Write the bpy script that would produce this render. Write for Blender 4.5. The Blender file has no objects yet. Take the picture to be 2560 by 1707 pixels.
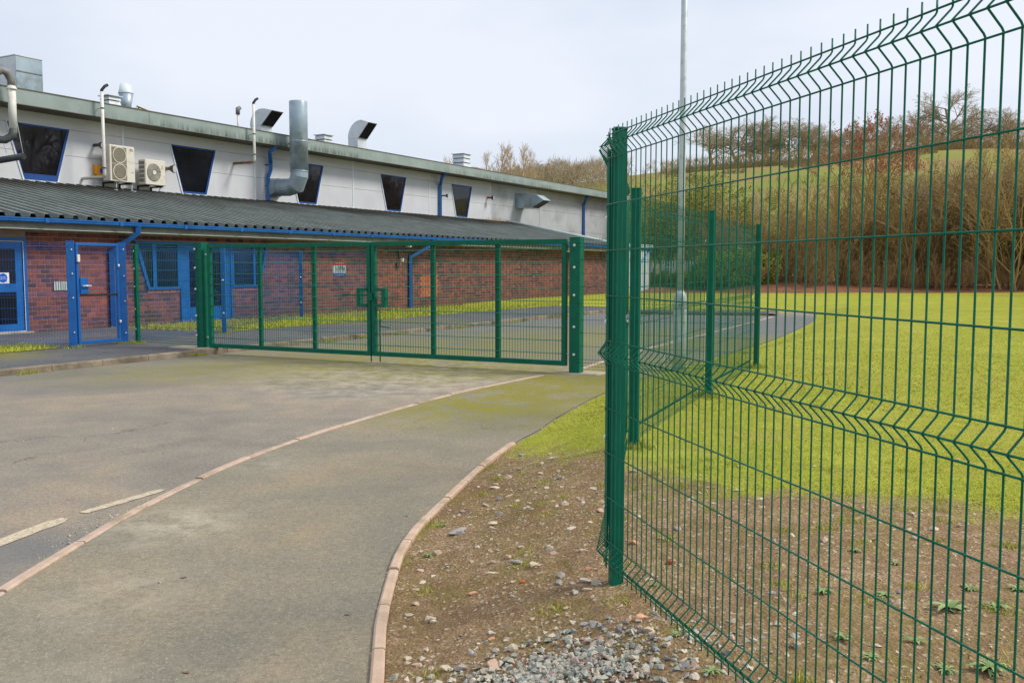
import bpy, math, random
from mathutils import Vector, Matrix, noise
R = random.Random(7)
sc = bpy.context.scene
COL = sc.collection

# ------------------------------------------------------------------ camera
F_PX, PITCH, H = 2327.2, 0.0794, 1.62
cam = bpy.data.cameras.new('camera')
cam.sensor_width = 36.0
cam.lens = 36.0 * F_PX / 2560.0
cam.clip_start, cam.clip_end = 0.05, 2000
co = bpy.data.objects.new('camera', cam)
co.location = (0, 0, H)
co.rotation_euler = (math.pi / 2 - PITCH, 0, 0)
COL.objects.link(co)
sc.camera = co

# ------------------------------------------------------------------ world, sun, exposure
SUN_EL, SUN_AZ = math.radians(46), math.radians(90)   # azimuth clockwise from +Y
w = bpy.data.worlds.new('World')
sc.world = w
w.use_nodes = True
nt = w.node_tree
for n in list(nt.nodes):
    nt.nodes.remove(n)
wo = nt.nodes.new('ShaderNodeOutputWorld')
bg = nt.nodes.new('ShaderNodeBackground')
sky = nt.nodes.new('ShaderNodeTexSky')
sky.sky_type = 'NISHITA'
sky.sun_disc = False
sky.sun_elevation = SUN_EL
sky.sun_rotation = SUN_AZ
sky.altitude = 100
sky.air_density = 1.0
sky.dust_density = 2.0
tc = nt.nodes.new('ShaderNodeTexCoord')
mp = nt.nodes.new('ShaderNodeMapping')
mp.inputs['Scale'].default_value = (1.0, 1.0, 2.6)
nz = nt.nodes.new('ShaderNodeTexNoise')
nz.inputs['Scale'].default_value = 1.7
nz.inputs['Detail'].default_value = 5
nz.inputs['Roughness'].default_value = 0.5
rp = nt.nodes.new('ShaderNodeValToRGB')
rp.color_ramp.elements[0].position = 0.30
rp.color_ramp.elements[0].color = (2.9, 3.4, 4.35, 1)
rp.color_ramp.elements[1].position = 0.66
rp.color_ramp.elements[1].color = (4.75, 5.0, 5.5, 1)
mx = nt.nodes.new('ShaderNodeMix')
mx.data_type = 'RGBA'
mx.inputs[0].default_value = 0.94
nt.links.new(tc.outputs['Generated'], mp.inputs['Vector'])
nt.links.new(mp.outputs[0], nz.inputs['Vector'])
nt.links.new(nz.outputs['Fac'], rp.inputs['Fac'])
nt.links.new(sky.outputs[0], mx.inputs[6])
nt.links.new(rp.outputs['Color'], mx.inputs[7])
nt.links.new(mx.outputs[2], bg.inputs['Color'])
bg.inputs['Strength'].default_value = 0.12
nt.links.new(bg.outputs[0], wo.inputs['Surface'])

sl = bpy.data.lights.new('sun', 'SUN')
sl.energy = 2.0
sl.angle = math.radians(16)
sl.color = (1.0, 0.95, 0.86)
so = bpy.data.objects.new('sun', sl)
so.rotation_euler = (math.pi / 2 - SUN_EL, 0, -SUN_AZ + math.pi)
so.location = (20, -10, 40)
COL.objects.link(so)

sc.view_settings.view_transform = 'Standard'
sc.view_settings.look = 'None'
sc.view_settings.exposure = 0.62
sc.view_settings.gamma = 1.0
sc.view_settings.use_curve_mapping = False

# ------------------------------------------------------------------ materials
def srgb(r, g, b):
    def f(c):
        c /= 255.0
        return c / 12.92 if c <= 0.04045 else ((c + 0.055) / 1.055) ** 2.4
    return (f(r), f(g), f(b), 1.0)

class NT:
    def __init__(s, name):
        s.m = bpy.data.materials.new(name)
        s.m.use_nodes = True
        s.t = s.m.node_tree
        s.b = s.t.nodes['Principled BSDF']
        s.geo = s.t.nodes.new('ShaderNodeNewGeometry')
        s.pos = s.geo.outputs['Position']
    def n(s, ty, **kw):
        nd = s.t.nodes.new(ty)
        for k, v in kw.items():
            setattr(nd, k, v)
        return nd
    def l(s, a, b):
        s.t.links.new(a, b)
    def noise(s, scale, detail=4, rough=0.55, vec=None, dist=0.0):
        nd = s.n('ShaderNodeTexNoise')
        nd.inputs['Scale'].default_value = scale
        nd.inputs['Detail'].default_value = detail
        nd.inputs['Roughness'].default_value = rough
        nd.inputs['Distortion'].default_value = dist
        s.l(vec or s.pos, nd.inputs['Vector'])
        return nd.outputs['Fac']
    def ramp(s, fac, stops):
        nd = s.n('ShaderNodeValToRGB')
        cr = nd.color_ramp
        while len(cr.elements) < len(stops):
            cr.elements.new(0.5)
        for e, (p, c) in zip(cr.elements, stops):
            e.position = p
            e.color = c if len(c) == 4 else (*c, 1)
        s.l(fac, nd.inputs['Fac'])
        return nd.outputs['Color']
    def mix(s, fac, a, b, mode='MIX'):
        nd = s.n('ShaderNodeMix', data_type='RGBA', blend_type=mode)
        for sock, v in ((nd.inputs[0], fac), (nd.inputs[6], a), (nd.inputs[7], b)):
            if isinstance(v, (int, float)):
                sock.default_value = v
            elif isinstance(v, (tuple, list)):
                sock.default_value = v if len(v) == 4 else (*v, 1)
            else:
                s.l(v, sock)
        return nd.outputs[2]
    def math(s, op, a, b=None, clamp=False):
        nd = s.n('ShaderNodeMath', operation=op, use_clamp=clamp)
        for sock, v in ((nd.inputs[0], a), (nd.inputs[1], b)):
            if v is None:
                continue
            if isinstance(v, (int, float)):
                sock.default_value = v
            else:
                s.l(v, sock)
        return nd.outputs[0]
    def scalevec(s, sx, sy, sz, vec=None):
        nd = s.n('ShaderNodeMapping')
        nd.inputs['Scale'].default_value = (sx, sy, sz)
        s.l(vec or s.pos, nd.inputs['Vector'])
        return nd.outputs[0]
    def near(s, x, y, r0, r1):
        """1 inside r0 of the ground point, 0 beyond r1"""
        nd = s.n('ShaderNodeVectorMath', operation='DISTANCE')
        m2 = s.scalevec(1, 1, 0)
        s.l(m2, nd.inputs[0])
        nd.inputs[1].default_value = (x, y, 0)
        mr = s.n('ShaderNodeMapRange')
        mr.inputs['From Min'].default_value = r0
        mr.inputs['From Max'].default_value = r1
        mr.inputs['To Min'].default_value = 1
        mr.inputs['To Max'].default_value = 0
        s.l(nd.outputs['Value'], mr.inputs['Value'])
        return mr.outputs[0]
    def bump(s, h, strength=0.3, dist=0.01):
        nd = s.n('ShaderNodeBump')
        nd.inputs['Strength'].default_value = strength
        nd.inputs['Distance'].default_value = dist
        s.l(h, nd.inputs['Height'])
        s.l(nd.outputs[0], s.b.inputs['Normal'])
    def out(s, col=None, rough=0.6, metal=0.0, spec=0.5):
        if col is not None:
            if isinstance(col, (tuple, list)):
                s.b.inputs['Base Color'].default_value = col if len(col) == 4 else (*col, 1)
            else:
                s.l(col, s.b.inputs['Base Color'])
        if isinstance(rough, (int, float)):
            s.b.inputs['Roughness'].default_value = rough
        else:
            s.l(rough, s.b.inputs['Roughness'])
        s.b.inputs['Metallic'].default_value = metal
        s.b.inputs['Specular IOR Level'].default_value = spec
        return s.m

def mottled(name, c1, c2, scale=6, rough=0.6, metal=0.0, spec=0.4, bump=0.0, bscale=60, grime=None, gscale=2.0, gpos=(0.5, 0.75)):
    t = NT(name)
    c = t.ramp(t.noise(scale, 5, 0.6), [(0.3, c1), (0.7, c2)])
    if grime:
        g = t.ramp(t.noise(gscale, 6, 0.65), [(gpos[0], (0, 0, 0)), (gpos[1], (1, 1, 1))])
        c = t.mix(g, c, grime)
    if bump:
        t.bump(t.noise(bscale, 5, 0.6), bump, 0.01)
    return t.out(c, rough, metal, spec)

MT = {}
MT['green'] = mottled('green_powder_coat', srgb(2, 90, 70), srgb(8, 106, 82), 7, 0.42, 0, 0.2, 0.05, 30, grime=srgb(36, 88, 62), gscale=6, gpos=(0.6, 0.85))
MT['green_wire'] = mottled('green_wire_coat', srgb(2, 92, 70), srgb(10, 112, 86), 14, 0.36, 0, 0.22, grime=srgb(20, 90, 62), gscale=18, gpos=(0.55, 0.8))
MT['green_rung'] = mottled('green_rung_lit', srgb(24, 116, 88), srgb(40, 132, 102), 14, 0.25, 0, 0.6)  # same green made lighter: sky highlight on the rungs partly in the colour
MT['blue'] = mottled('blue_paint', srgb(14, 88, 160), srgb(24, 104, 176), 3, 0.42, 0, 0.45, 0.04, 30, grime=srgb(40, 92, 140), gscale=4, gpos=(0.6, 0.9))
MT['blue_dark'] = mottled('blue_wire_coat', srgb(22, 78, 160), srgb(30, 92, 180), 9, 0.4)
MT['blue_frame'] = mottled('blue_window_frame', srgb(24, 66, 132), srgb(32, 80, 150), 3, 0.5)
MT['galv'] = mottled('galvanised_steel', srgb(188, 197, 204), srgb(208, 214, 219), 4, 0.5, 0.05, 0.5, 0.03, 40, grime=srgb(156, 166, 172), gscale=8)
MT['duct'] = mottled('duct_steel', srgb(150, 168, 180), srgb(178, 194, 204), 1.6, 0.38, 0.3, 0.5, 0.03, 20, grime=srgb(120, 128, 118), gscale=1.5)
MT['bolt'] = mottled('bolt_steel', srgb(215, 215, 212), srgb(240, 240, 236), 20, 0.3, 0.3)
MT['white_plastic'] = mottled('white_plastic', srgb(214, 212, 205), srgb(228, 226, 220), 5, 0.5, grime=srgb(190, 184, 170), gscale=3)
MT['roof_white'] = mottled('white_coated_steel', srgb(205, 214, 218), srgb(226, 232, 236), 3, 0.45, grime=srgb(180, 186, 182), gscale=2)
MT['cream'] = mottled('cream_casing', srgb(214, 208, 194), srgb(226, 221, 208), 4, 0.5, grime=srgb(196, 184, 164), gscale=4)
MT['grille'] = mottled('grille_grey', srgb(128, 120, 105), srgb(148, 140, 124), 12, 0.6)
MT['black'] = mottled('black_plastic', srgb(26, 28, 30), srgb(40, 42, 44), 8, 0.6)
MT['rust'] = mottled('rusty_pipe', srgb(132, 84, 62), srgb(176, 132, 104), 9, 0.75, grime=srgb(90, 60, 50), gscale=6)
MT['pipe_grey'] = mottled('grey_pipe', srgb(112, 110, 108), srgb(140, 138, 136), 5, 0.55)
MT['pipe_dark'] = mottled('dark_pipe', srgb(58, 64, 66), srgb(84, 90, 92), 5, 0.55)
MT['orange'] = mottled('orange_plastic', srgb(226, 150, 30), srgb(238, 168, 52), 8, 0.5)
MT['red'] = mottled('red_plastic', srgb(176, 40, 36), srgb(200, 58, 50), 8, 0.5)
MT['sign_white'] = mottled('sign_white', srgb(226, 230, 232), srgb(238, 240, 242), 6, 0.4)
MT['sign_red'] = mottled('sign_red', srgb(206, 36, 40), srgb(220, 52, 52), 6, 0.4)
MT['sign_blue'] = mottled('sign_blue', srgb(28, 84, 196), srgb(40, 98, 208), 6, 0.4)
MT['sign_dark'] = mottled('sign_print_dark', srgb(70, 78, 70), srgb(96, 104, 90), 30, 0.5)
MT['sign_grey'] = mottled('sign_print_grey', srgb(176, 190, 184), srgb(196, 206, 200), 30, 0.5)
MT['vent_grey'] = mottled('vent_grey', srgb(170, 182, 178), srgb(190, 200, 196), 8, 0.5)
MT['soffit'] = mottled('soffit_board', srgb(96, 92, 82), srgb(116, 110, 98), 2, 0.8)
MT['brown_beam'] = mottled('brown_eaves_board', srgb(74, 52, 42), srgb(96, 68, 54), 3, 0.75)
MT['concrete'] = mottled('kerb_concrete', srgb(120, 108, 92), srgb(156, 142, 122), 5, 0.9, 0, 0.2, 0.3, 60, grime=srgb(78, 72, 56), gscale=1.6, gpos=(0.45, 0.7))
MT['pad'] = mottled('pale_concrete', srgb(168, 152, 132), srgb(186, 172, 152), 6, 0.9, 0, 0.2, 0.3, 60, grime=srgb(120, 114, 84), gscale=3)
MT['edging'] = mottled('pink_edging_concrete', srgb(180, 154, 136), srgb(198, 174, 156), 7, 0.88, 0, 0.2, 0.25, 80, grime=srgb(140, 124, 100), gscale=2.2, gpos=(0.5, 0.72))
MT['edging_in'] = mottled('buff_edging_concrete', srgb(190, 160, 136), srgb(210, 184, 160), 8, 0.88, 0, 0.2, 0.25, 80, grime=srgb(150, 130, 104), gscale=3, gpos=(0.5, 0.75))
MT['line_paint'] = mottled('worn_white_paint', srgb(190, 174, 148), srgb(210, 194, 168), 18, 0.9, 0, 0.2, 0.3, 120, grime=srgb(150, 136, 116), gscale=42, gpos=(0.48, 0.66))
MT['flash'] = mottled('lead_flashing', srgb(168, 184, 182), srgb(196, 208, 206), 3, 0.5)
MT['white_wall'] = mottled('annexe_white_wall', srgb(206, 210, 214), srgb(222, 226, 230), 2, 0.6)

# hall cladding: off white, streaked
t = NT('hall_cladding')
oi = t.n('ShaderNodeObjectInfo')
c = t.mix(t.ramp(t.noise(0.9, 4), [(0.3, (0, 0, 0)), (0.75, (1, 1, 1))]), srgb(200, 201, 206), srgb(212, 213, 218))
c = t.mix(t.math('MULTIPLY', oi.outputs['Random'], 0.12), c, srgb(176, 180, 184))
st = t.noise(1.0, 5, 0.65, t.scalevec(5, 5, 0.35))
c = t.mix(t.ramp(st, [(0.6, (0, 0, 0)), (0.9, (0.35, 0.35, 0.35))]), c, srgb(176, 176, 172))
MT['clad'] = t.out(c, 0.55, 0, 0.3)
MT['clad_grey'] = mottled('hall_cladding_grey', srgb(170, 174, 178), srgb(186, 189, 192), 1.2, 0.55, 0, 0.3, grime=srgb(150, 152, 150), gscale=0.7)

# upper fascia: verdigris grey with dark drips on the lower edge
t = NT('weathered_fascia')
c = t.ramp(t.noise(1.2, 5, 0.6), [(0.3, srgb(136, 150, 146)), (0.7, srgb(156, 168, 164))])
dr = t.noise(1.0, 5, 0.7, t.scalevec(7, 7, 0.5))
sep = t.n('ShaderNodeSeparateXYZ')
t.l(t.pos, sep.inputs[0])
low = t.n('ShaderNodeMapRange')
low.inputs['From Min'].default_value = 6.74
low.inputs['From Max'].default_value = 6.46
t.l(sep.outputs['Z'], low.inputs['Value'])
patch = t.ramp(t.noise(0.16, 3), [(0.42, (0, 0, 0)), (0.6, (1, 1, 1))])
dd = t.math('MULTIPLY', t.ramp(dr, [(0.38, (0, 0, 0)), (0.62, (1, 1, 1))]), low.outputs[0])
dd = t.math('MULTIPLY', dd, patch)
c = t.mix(dd, c, srgb(48, 56, 44))
c = t.mix(t.ramp(dr, [(0.55, (0, 0, 0)), (0.8, (0.5, 0.5, 0.5))]), c, srgb(112, 128, 118))
MT['fascia'] = t.out(c, 0.6, 0, 0.3)
MT['low_fascia'] = mottled('lower_fascia_board', srgb(116, 114, 104), srgb(136, 138, 130), 1.5, 0.7, grime=srgb(96, 92, 84), gscale=2)

# corrugated roof: dark mossy near the wall, grey-green sheets
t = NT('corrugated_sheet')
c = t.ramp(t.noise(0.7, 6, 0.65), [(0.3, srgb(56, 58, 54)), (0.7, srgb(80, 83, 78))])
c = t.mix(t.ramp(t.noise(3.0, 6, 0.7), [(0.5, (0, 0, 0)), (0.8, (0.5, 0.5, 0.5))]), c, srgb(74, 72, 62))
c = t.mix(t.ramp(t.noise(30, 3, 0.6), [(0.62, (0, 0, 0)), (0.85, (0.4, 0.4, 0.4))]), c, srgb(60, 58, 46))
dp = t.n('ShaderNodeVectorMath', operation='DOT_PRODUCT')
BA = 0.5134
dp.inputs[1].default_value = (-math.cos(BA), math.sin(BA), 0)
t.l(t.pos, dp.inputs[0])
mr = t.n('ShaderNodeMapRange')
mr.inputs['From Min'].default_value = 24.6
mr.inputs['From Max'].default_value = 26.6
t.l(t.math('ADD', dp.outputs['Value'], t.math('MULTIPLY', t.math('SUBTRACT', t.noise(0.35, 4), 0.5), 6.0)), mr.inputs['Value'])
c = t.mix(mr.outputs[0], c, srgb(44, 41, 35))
t.bump(t.noise(40, 4), 0.25, 0.01)
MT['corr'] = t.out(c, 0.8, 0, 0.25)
t = NT('corrugated_lit')  # lighter copy of the sheet: light on the ribs put into the colour
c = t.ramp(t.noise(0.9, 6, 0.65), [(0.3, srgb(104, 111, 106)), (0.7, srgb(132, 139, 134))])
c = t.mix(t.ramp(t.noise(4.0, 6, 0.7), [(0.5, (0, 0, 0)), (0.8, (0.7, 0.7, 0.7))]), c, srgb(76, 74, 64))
dp = t.n('ShaderNodeVectorMath', operation='DOT_PRODUCT')
dp.inputs[1].default_value = (-math.cos(BA), math.sin(BA), 0)
t.l(t.pos, dp.inputs[0])
mr = t.n('ShaderNodeMapRange')
mr.inputs['From Min'].default_value = 24.2
mr.inputs['From Max'].default_value = 26.6
t.l(t.math('ADD', dp.outputs['Value'], t.math('MULTIPLY', t.math('SUBTRACT', t.noise(0.35, 4), 0.5), 6.0)), mr.inputs['Value'])
c = t.mix(mr.outputs[0], c, srgb(66, 65, 58))
MT['corr_lit'] = t.out(c, 0.8, 0, 0.25)

# brick
t = NT('brick')
oi = t.n('ShaderNodeObjectInfo')
rnd = t.math('FRACT', t.math('ADD', t.geo.outputs['Random Per Island'], oi.outputs['Random']))
c = t.ramp(rnd, [(0.0, srgb(66, 56, 70)), (0.25, srgb(84, 64, 72)), (0.5, srgb(118, 74, 70)), (0.72, srgb(146, 86, 74)), (0.9, srgb(106, 68, 68)), (1.0, srgb(164, 96, 76))])
big = t.noise(0.5, 4, 0.6)
c = t.mix(t.ramp(big, [(0.44, (0, 0, 0)), (0.64, (0.4, 0.4, 0.4))]), c, srgb(164, 92, 72))
c = t.mix(t.ramp(t.noise(18, 4, 0.6), [(0.4, (0, 0, 0)), (0.75, (0.45, 0.45, 0.45))]), c, srgb(90, 66, 62))
sep = t.n('ShaderNodeSeparateXYZ')
t.l(t.pos, sep.inputs[0])
lo = t.n('ShaderNodeMapRange')
lo.inputs['From Min'].default_value = 0.75
lo.inputs['From Max'].default_value = 0.0
t.l(t.math('ADD', sep.outputs['Z'], t.math('MULTIPLY', t.math('SUBTRACT', t.noise(0.8, 4), 0.5), 1.2)), lo.inputs['Value'])
c = t.mix(t.math('MULTIPLY', lo.outputs[0], 0.6), c, srgb(84, 70, 58))
t.bump(t.noise(90, 4), 0.3, 0.004)
MT['brick'] = t.out(c, 0.85, 0, 0.25)
t = NT('new_orange_brick')
c = t.ramp(t.geo.outputs['Random Per Island'], [(0, srgb(160, 92, 64)), (1, srgb(182, 112, 80))])
MT['brick_orange'] = t.out(c, 0.85, 0, 0.25)
t = NT('pink_sill_brick')
c = t.ramp(t.geo.outputs['Random Per Island'], [(0, srgb(150, 96, 92)), (1, srgb(176, 118, 108))])
MT['brick_pink'] = t.out(c, 0.85, 0, 0.25)
MT['mortar'] = mottled('mortar', srgb(152, 128, 118), srgb(174, 150, 138), 6, 0.95, 0, 0.1)

# glass: dark, reflective
t = NT('window_glass')
c = t.ramp(t.noise(1.1, 5, 0.6), [(0.3, srgb(10, 14, 20)), (0.8, srgb(24, 30, 40))])
MT['glass'] = t.out(c, 0.06, 0, 0.3)
t = NT('dusty_window_glass')
c = t.ramp(t.noise(1.6, 6, 0.7), [(0.3, srgb(8, 10, 16)), (0.8, srgb(26, 27, 34))])
MT['glass_dusty'] = t.out(c, t.ramp(t.noise(0.9, 5, 0.7), [(0.5, (0.02, 0.02, 0.02)), (0.75, (0.14, 0.14, 0.14))]), 0, 0.5)

# asphalt
def asphalt(name, base, dark, warm, moss_spots, pale_spots=(), clean_spots=()):
    t = NT(name)
    c = t.ramp(t.noise(0.55, 6, 0.62, dist=0.6), [(0.28, dark), (0.5, base), (0.72, warm)])
    c = t.mix(t.ramp(t.noise(2.3, 6, 0.7), [(0.42, (0, 0, 0)), (0.75, (0.55, 0.55, 0.55))]), c, dark)
    c = t.mix(t.ramp(t.noise(34, 4, 0.7), [(0.35, (0.5, 0.5, 0.5)), (0.6, (0, 0, 0))]), c, tuple(x * 0.7 for x in dark[:3]))
    vo = t.n('ShaderNodeTexVoronoi')
    vo.inputs['Scale'].default_value = 120
    t.l(t.pos, vo.inputs['Vector'])
    wn = t.n('ShaderNodeSeparateColor')
    t.l(vo.outputs['Color'], wn.inputs[0])
    c = t.mix(t.ramp(wn.outputs[0], [(0.86, (0, 0, 0)), (1.0, (0.4, 0.4, 0.4))]), c, srgb(188, 178, 160))
    c = t.mix(t.ramp(wn.outputs[1], [(0.0, (0.35, 0.35, 0.35)), (0.14, (0, 0, 0))]), c, srgb(92, 86, 78))
    vc = t.n('ShaderNodeTexVoronoi', feature='DISTANCE_TO_EDGE')
    vc.inputs['Scale'].default_value = 0.42
    nd = t.n('ShaderNodeTexNoise'); nd.inputs['Scale'].default_value = 2.2; nd.inputs['Detail'].default_value = 6
    t.l(t.pos, nd.inputs['Vector'])
    va_ = t.n('ShaderNodeVectorMath', operation='ADD')
    t.l(t.pos, va_.inputs[0]); t.l(nd.outputs['Color'], va_.inputs[1])
    t.l(va_.outputs[0], vc.inputs['Vector'])
    crk = t.math('MULTIPLY', t.ramp(vc.outputs['Distance'], [(0.0, (0.7, 0.7, 0.7)), (0.006, (0, 0, 0))]), t.ramp(t.noise(0.4, 3), [(0.5, (0, 0, 0)), (0.6, (1, 1, 1))]))
    c = t.mix(crk, c, srgb(84, 78, 70))
    for x, y, r0, r1, k in clean_spots:
        c = t.mix(t.math('MULTIPLY', t.near(x, y, r0, r1), t.ramp(t.noise(0.8, 5, 0.6), [(0.2, (k * .7, k * .7, k * .7)), (0.6, (k, k, k))])), c, srgb(104, 106, 108))
    for x, y, r0, r1, k in moss_spots:
        m = t.math('MULTIPLY', t.near(x, y, r0, r1), t.ramp(t.noise(1.5, 7, 0.8), [(0.38, (0, 0, 0)), (0.52, (1, 1, 1))]))
        m = t.math('MULTIPLY', m, t.ramp(t.noise(22, 6, 0.8), [(0.36, (0.1, 0.1, 0.1)), (0.52, (1, 1, 1))]))
        c = t.mix(t.math('MULTIPLY', m, k), c, srgb(132, 126, 40))
    for x, y, r0, r1, k in pale_spots:
        m = t.math('MULTIPLY', t.near(x, y, r0, r1), t.ramp(t.noise(4.0, 6, 0.75), [(0.42, (0, 0, 0)), (0.62, (1, 1, 1))]))
        c = t.mix(t.math('MULTIPLY', m, k), c, srgb(196, 184, 162))
    h = t.math('ADD', t.noise(60, 5, 0.7), t.math('MULTIPLY', vo.outputs['Distance'], 0.8))
    t.bump(h, 0.45, 0.006)
    return t.out(c, 0.9, 0, 0.22)
MT['road'] = asphalt('road_asphalt', srgb(150, 140, 124), srgb(118, 113, 107), srgb(174, 154, 128),
                     [(-2.6, 15.5, 1.0, 3.6, 0.75), (-0.4, 14.6, 0.6, 2.2, 0.7), (-1, 18.5, 1.5, 6, 0.7), (3, 22.5, 1, 5, 0.7), (-5.5, 14.2, 0.5, 2.2, 0.5)],
                     [(-1.6, 14.2, 0.8, 3.2, 0.5), (-1.9, 12.3, 0.4, 2.2, 0.3)],
                     [(1.5, 25, 7.0, 11.5, 0.8), (-7, 14.5, .5, 3.5, .5), (-2.85, 5.2, .15, .75, .7), (-2.7, 3.6, .1, .8, .5)])
MT['path'] = asphalt('path_asphalt', srgb(148, 138, 118), srgb(124, 120, 106), srgb(166, 146, 116),
                     [(-0.35, 10.9, 0.5, 2.2, 1.0), (0.4, 12.8, 0.8, 2.6, 1.0), (1.9, 14.6, 0.8, 2.8, 0.9), (4.6, 19.5, 1, 4, 0.9)],
                     [(-2.1, 5.75, 0.1, 0.6, 0.6), (-1.95, 4.5, 0.1, 0.6, 0.3), (-2.0, 7.6, 0.1, 0.5, 0.3), (-1.8, 3.4, 0.1, 0.6, 0.25)],
                     [(6.5, 24, 6, 10, 0.9)])
MT['pavement'] = asphalt('pavement_asphalt', srgb(98, 98, 100), srgb(78, 80, 84), srgb(112, 110, 106),
                         [(-9.3, 15.9, 0.3, 1.6, 1.0), (-3, 26, 0.5, 3, 0.5)])

# lawn and soil
def grass_color(t):
    c = t.ramp(t.noise(0.28, 7, 0.7), [(0.28, srgb(152, 166, 50)), (0.5, srgb(176, 180, 58)), (0.74, srgb(192, 182, 80))])
    c = t.mix(t.ramp(t.noise(5, 5, 0.7), [(0.42, (0, 0, 0)), (0.75, (0.7, 0.7, 0.7))]), c, srgb(126, 142, 40))
    c = t.mix(t.ramp(t.noise(38, 4, 0.75), [(0.38, (0.75, 0.75, 0.75)), (0.6, (0, 0, 0))]), c, srgb(130, 126, 46))
    c = t.mix(t.ramp(t.noise(1.7, 6, 0.75), [(0.5, (0, 0, 0)), (0.74, (0.6, 0.6, 0.6))]), c, srgb(176, 152, 86))
    c = t.mix(t.ramp(t.noise(8.5, 6, 0.75), [(0.52, (0, 0, 0)), (0.72, (0.6, 0.6, 0.6))]), c, srgb(110, 132, 40))
    c = t.mix(t.ramp(t.noise(0.8, 5, 0.7), [(0.5, (0, 0, 0)), (0.75, (0.5, 0.5, 0.5))]), c, srgb(196, 196, 84))
    return c
def soil_color(t):
    c = t.ramp(t.noise(1.3, 6, 0.68), [(0.3, srgb(136, 108, 80)), (0.52, srgb(180, 150, 114)), (0.75, srgb(204, 176, 140))])
    c = t.mix(t.ramp(t.noise(13, 6, 0.75), [(0.38, (0.8, 0.8, 0.8)), (0.6, (0, 0, 0))]), c, srgb(122, 96, 70))
    c = t.mix(t.ramp(t.noise(60, 4, 0.75), [(0.4, (0.7, 0.7, 0.7)), (0.6, (0, 0, 0))]), c, srgb(124, 100, 76))
    m = t.math('MULTIPLY', t.ramp(t.noise(2.1, 5, 0.7), [(0.42, (0, 0, 0)), (0.62, (1, 1, 1))]), t.ramp(t.noise(24, 4, 0.7), [(0.35, (0, 0, 0)), (0.65, (1, 1, 1))]))
    c = t.mix(t.math('MULTIPLY', m, 0.75), c, srgb(124, 116, 50))
    vo = t.n('ShaderNodeTexVoronoi')
    vo.inputs['Scale'].default_value = 60
    t.l(t.pos, vo.inputs['Vector'])
    wn = t.n('ShaderNodeSeparateColor')
    t.l(vo.outputs['Color'], wn.inputs[0])
    c = t.mix(t.ramp(wn.outputs[0], [(0.93, (0, 0, 0)), (0.99, (0.8, 0.8, 0.8))]), c, srgb(196, 178, 154))
    return c, vo.outputs['Distance']
t = NT('lawn_grass')
gc = grass_color(t)
t.bump(t.noise(55, 5, 0.75), 0.7, 0.03)
MT['grass'] = t.out(gc, 0.95, 0, 0.1)
t = NT('soil_and_lawn')
gc = grass_color(t)
scol, sd = soil_color(t)
# the lawn's ragged lower edge: signed distance to a line running across the fence
ln = t.n('ShaderNodeVectorMath', operation='DOT_PRODUCT')
ln.inputs[1].default_value = (0.878, 0.48, 0)
t.l(t.pos, ln.inputs[0])
ln2 = t.n('ShaderNodeVectorMath', operation='DOT_PRODUCT')
ln2.inputs[1].default_value = (0.297, 0.955, 0)
t.l(t.pos, ln2.inputs[0])
ed = t.math('ADD', t.math('MINIMUM', t.math('SUBTRACT', ln.outputs['Value'], 3.93), t.math('SUBTRACT', ln2.outputs['Value'], 5.92)), t.math('MULTIPLY', t.math('SUBTRACT', t.noise(2.2, 8, 0.78), 0.5), 2.4))
em = t.n('ShaderNodeMapRange')
em.inputs['From Min'].default_value = -0.25
em.inputs['From Max'].default_value = 0.2
t.l(ed, em.inputs['Value'])
mm = t.math('MULTIPLY', em.outputs[0], t.ramp(t.noise(30, 4, 0.7), [(0.3, (0.4, 0.4, 0.4)), (0.6, (1, 1, 1))]))
mm = t.math('MAXIMUM', mm, t.math('MULTIPLY', em.outputs[0], em.outputs[0]))
cc = t.mix(mm, scol, gc)
t.bump(t.math('ADD', t.noise(40, 6, 0.75), sd), 0.7, 0.02)
MT['verge'] = t.out(cc, 0.95, 0, 0.12)
MT['hill'] = mottled('hill_pasture', srgb(122, 130, 58), srgb(144, 144, 72), 0.06, 0.95, 0, 0.1, grime=srgb(146, 124, 80), gscale=0.08, gpos=(0.42, 0.62))
MT['litter'] = mottled('leaf_litter', srgb(120, 78, 56), srgb(152, 104, 78), 2.0, 0.95, 0, 0.1, 0.5, 20, grime=srgb(86, 62, 46), gscale=5)
MT['gravel_bed'] = mottled('gravel_bed', srgb(120, 112, 100), srgb(150, 142, 128), 30, 0.95)

def island_mat(name, stops, rough=0.85, scale=None):
    t = NT(name)
    oi = t.n('ShaderNodeObjectInfo')
    rnd = t.math('FRACT', t.math('ADD', t.geo.outputs['Random Per Island'], oi.outputs['Random']))
    c = t.ramp(rnd, stops)
    if scale:
        c = t.mix(t.ramp(t.noise(scale, 4, 0.7), [(0.45, (0, 0, 0)), (0.8, (0.4, 0.4, 0.4))]), c, srgb(140, 120, 96))
        t.bump(t.noise(scale * 2, 4), 0.4, 0.006)
    return t.out(c, rough, 0, 0.2)
MT['stone'] = island_mat('stone', [(0, srgb(172, 156, 136)), (0.3, srgb(212, 194, 168)), (0.5, srgb(190, 164, 138)), (0.7, srgb(222, 210, 190)), (0.85, srgb(150, 146, 142)), (1, srgb(206, 172, 146))], 0.85, 22)
MT['gravel'] = island_mat('gravel', [(0, srgb(144, 150, 140)), (0.25, srgb(190, 187, 172)), (0.5, srgb(208, 194, 172)), (0.7, srgb(166, 177, 166)), (0.85, srgb(112, 110, 112)), (1, srgb(202, 172, 152))], 0.85, 40)
MT['stone_pink'] = mottled('pink_sandstone', srgb(206, 150, 118), srgb(222, 172, 140), 14, 0.9, 0, 0.2, 0.4, 50)
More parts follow.
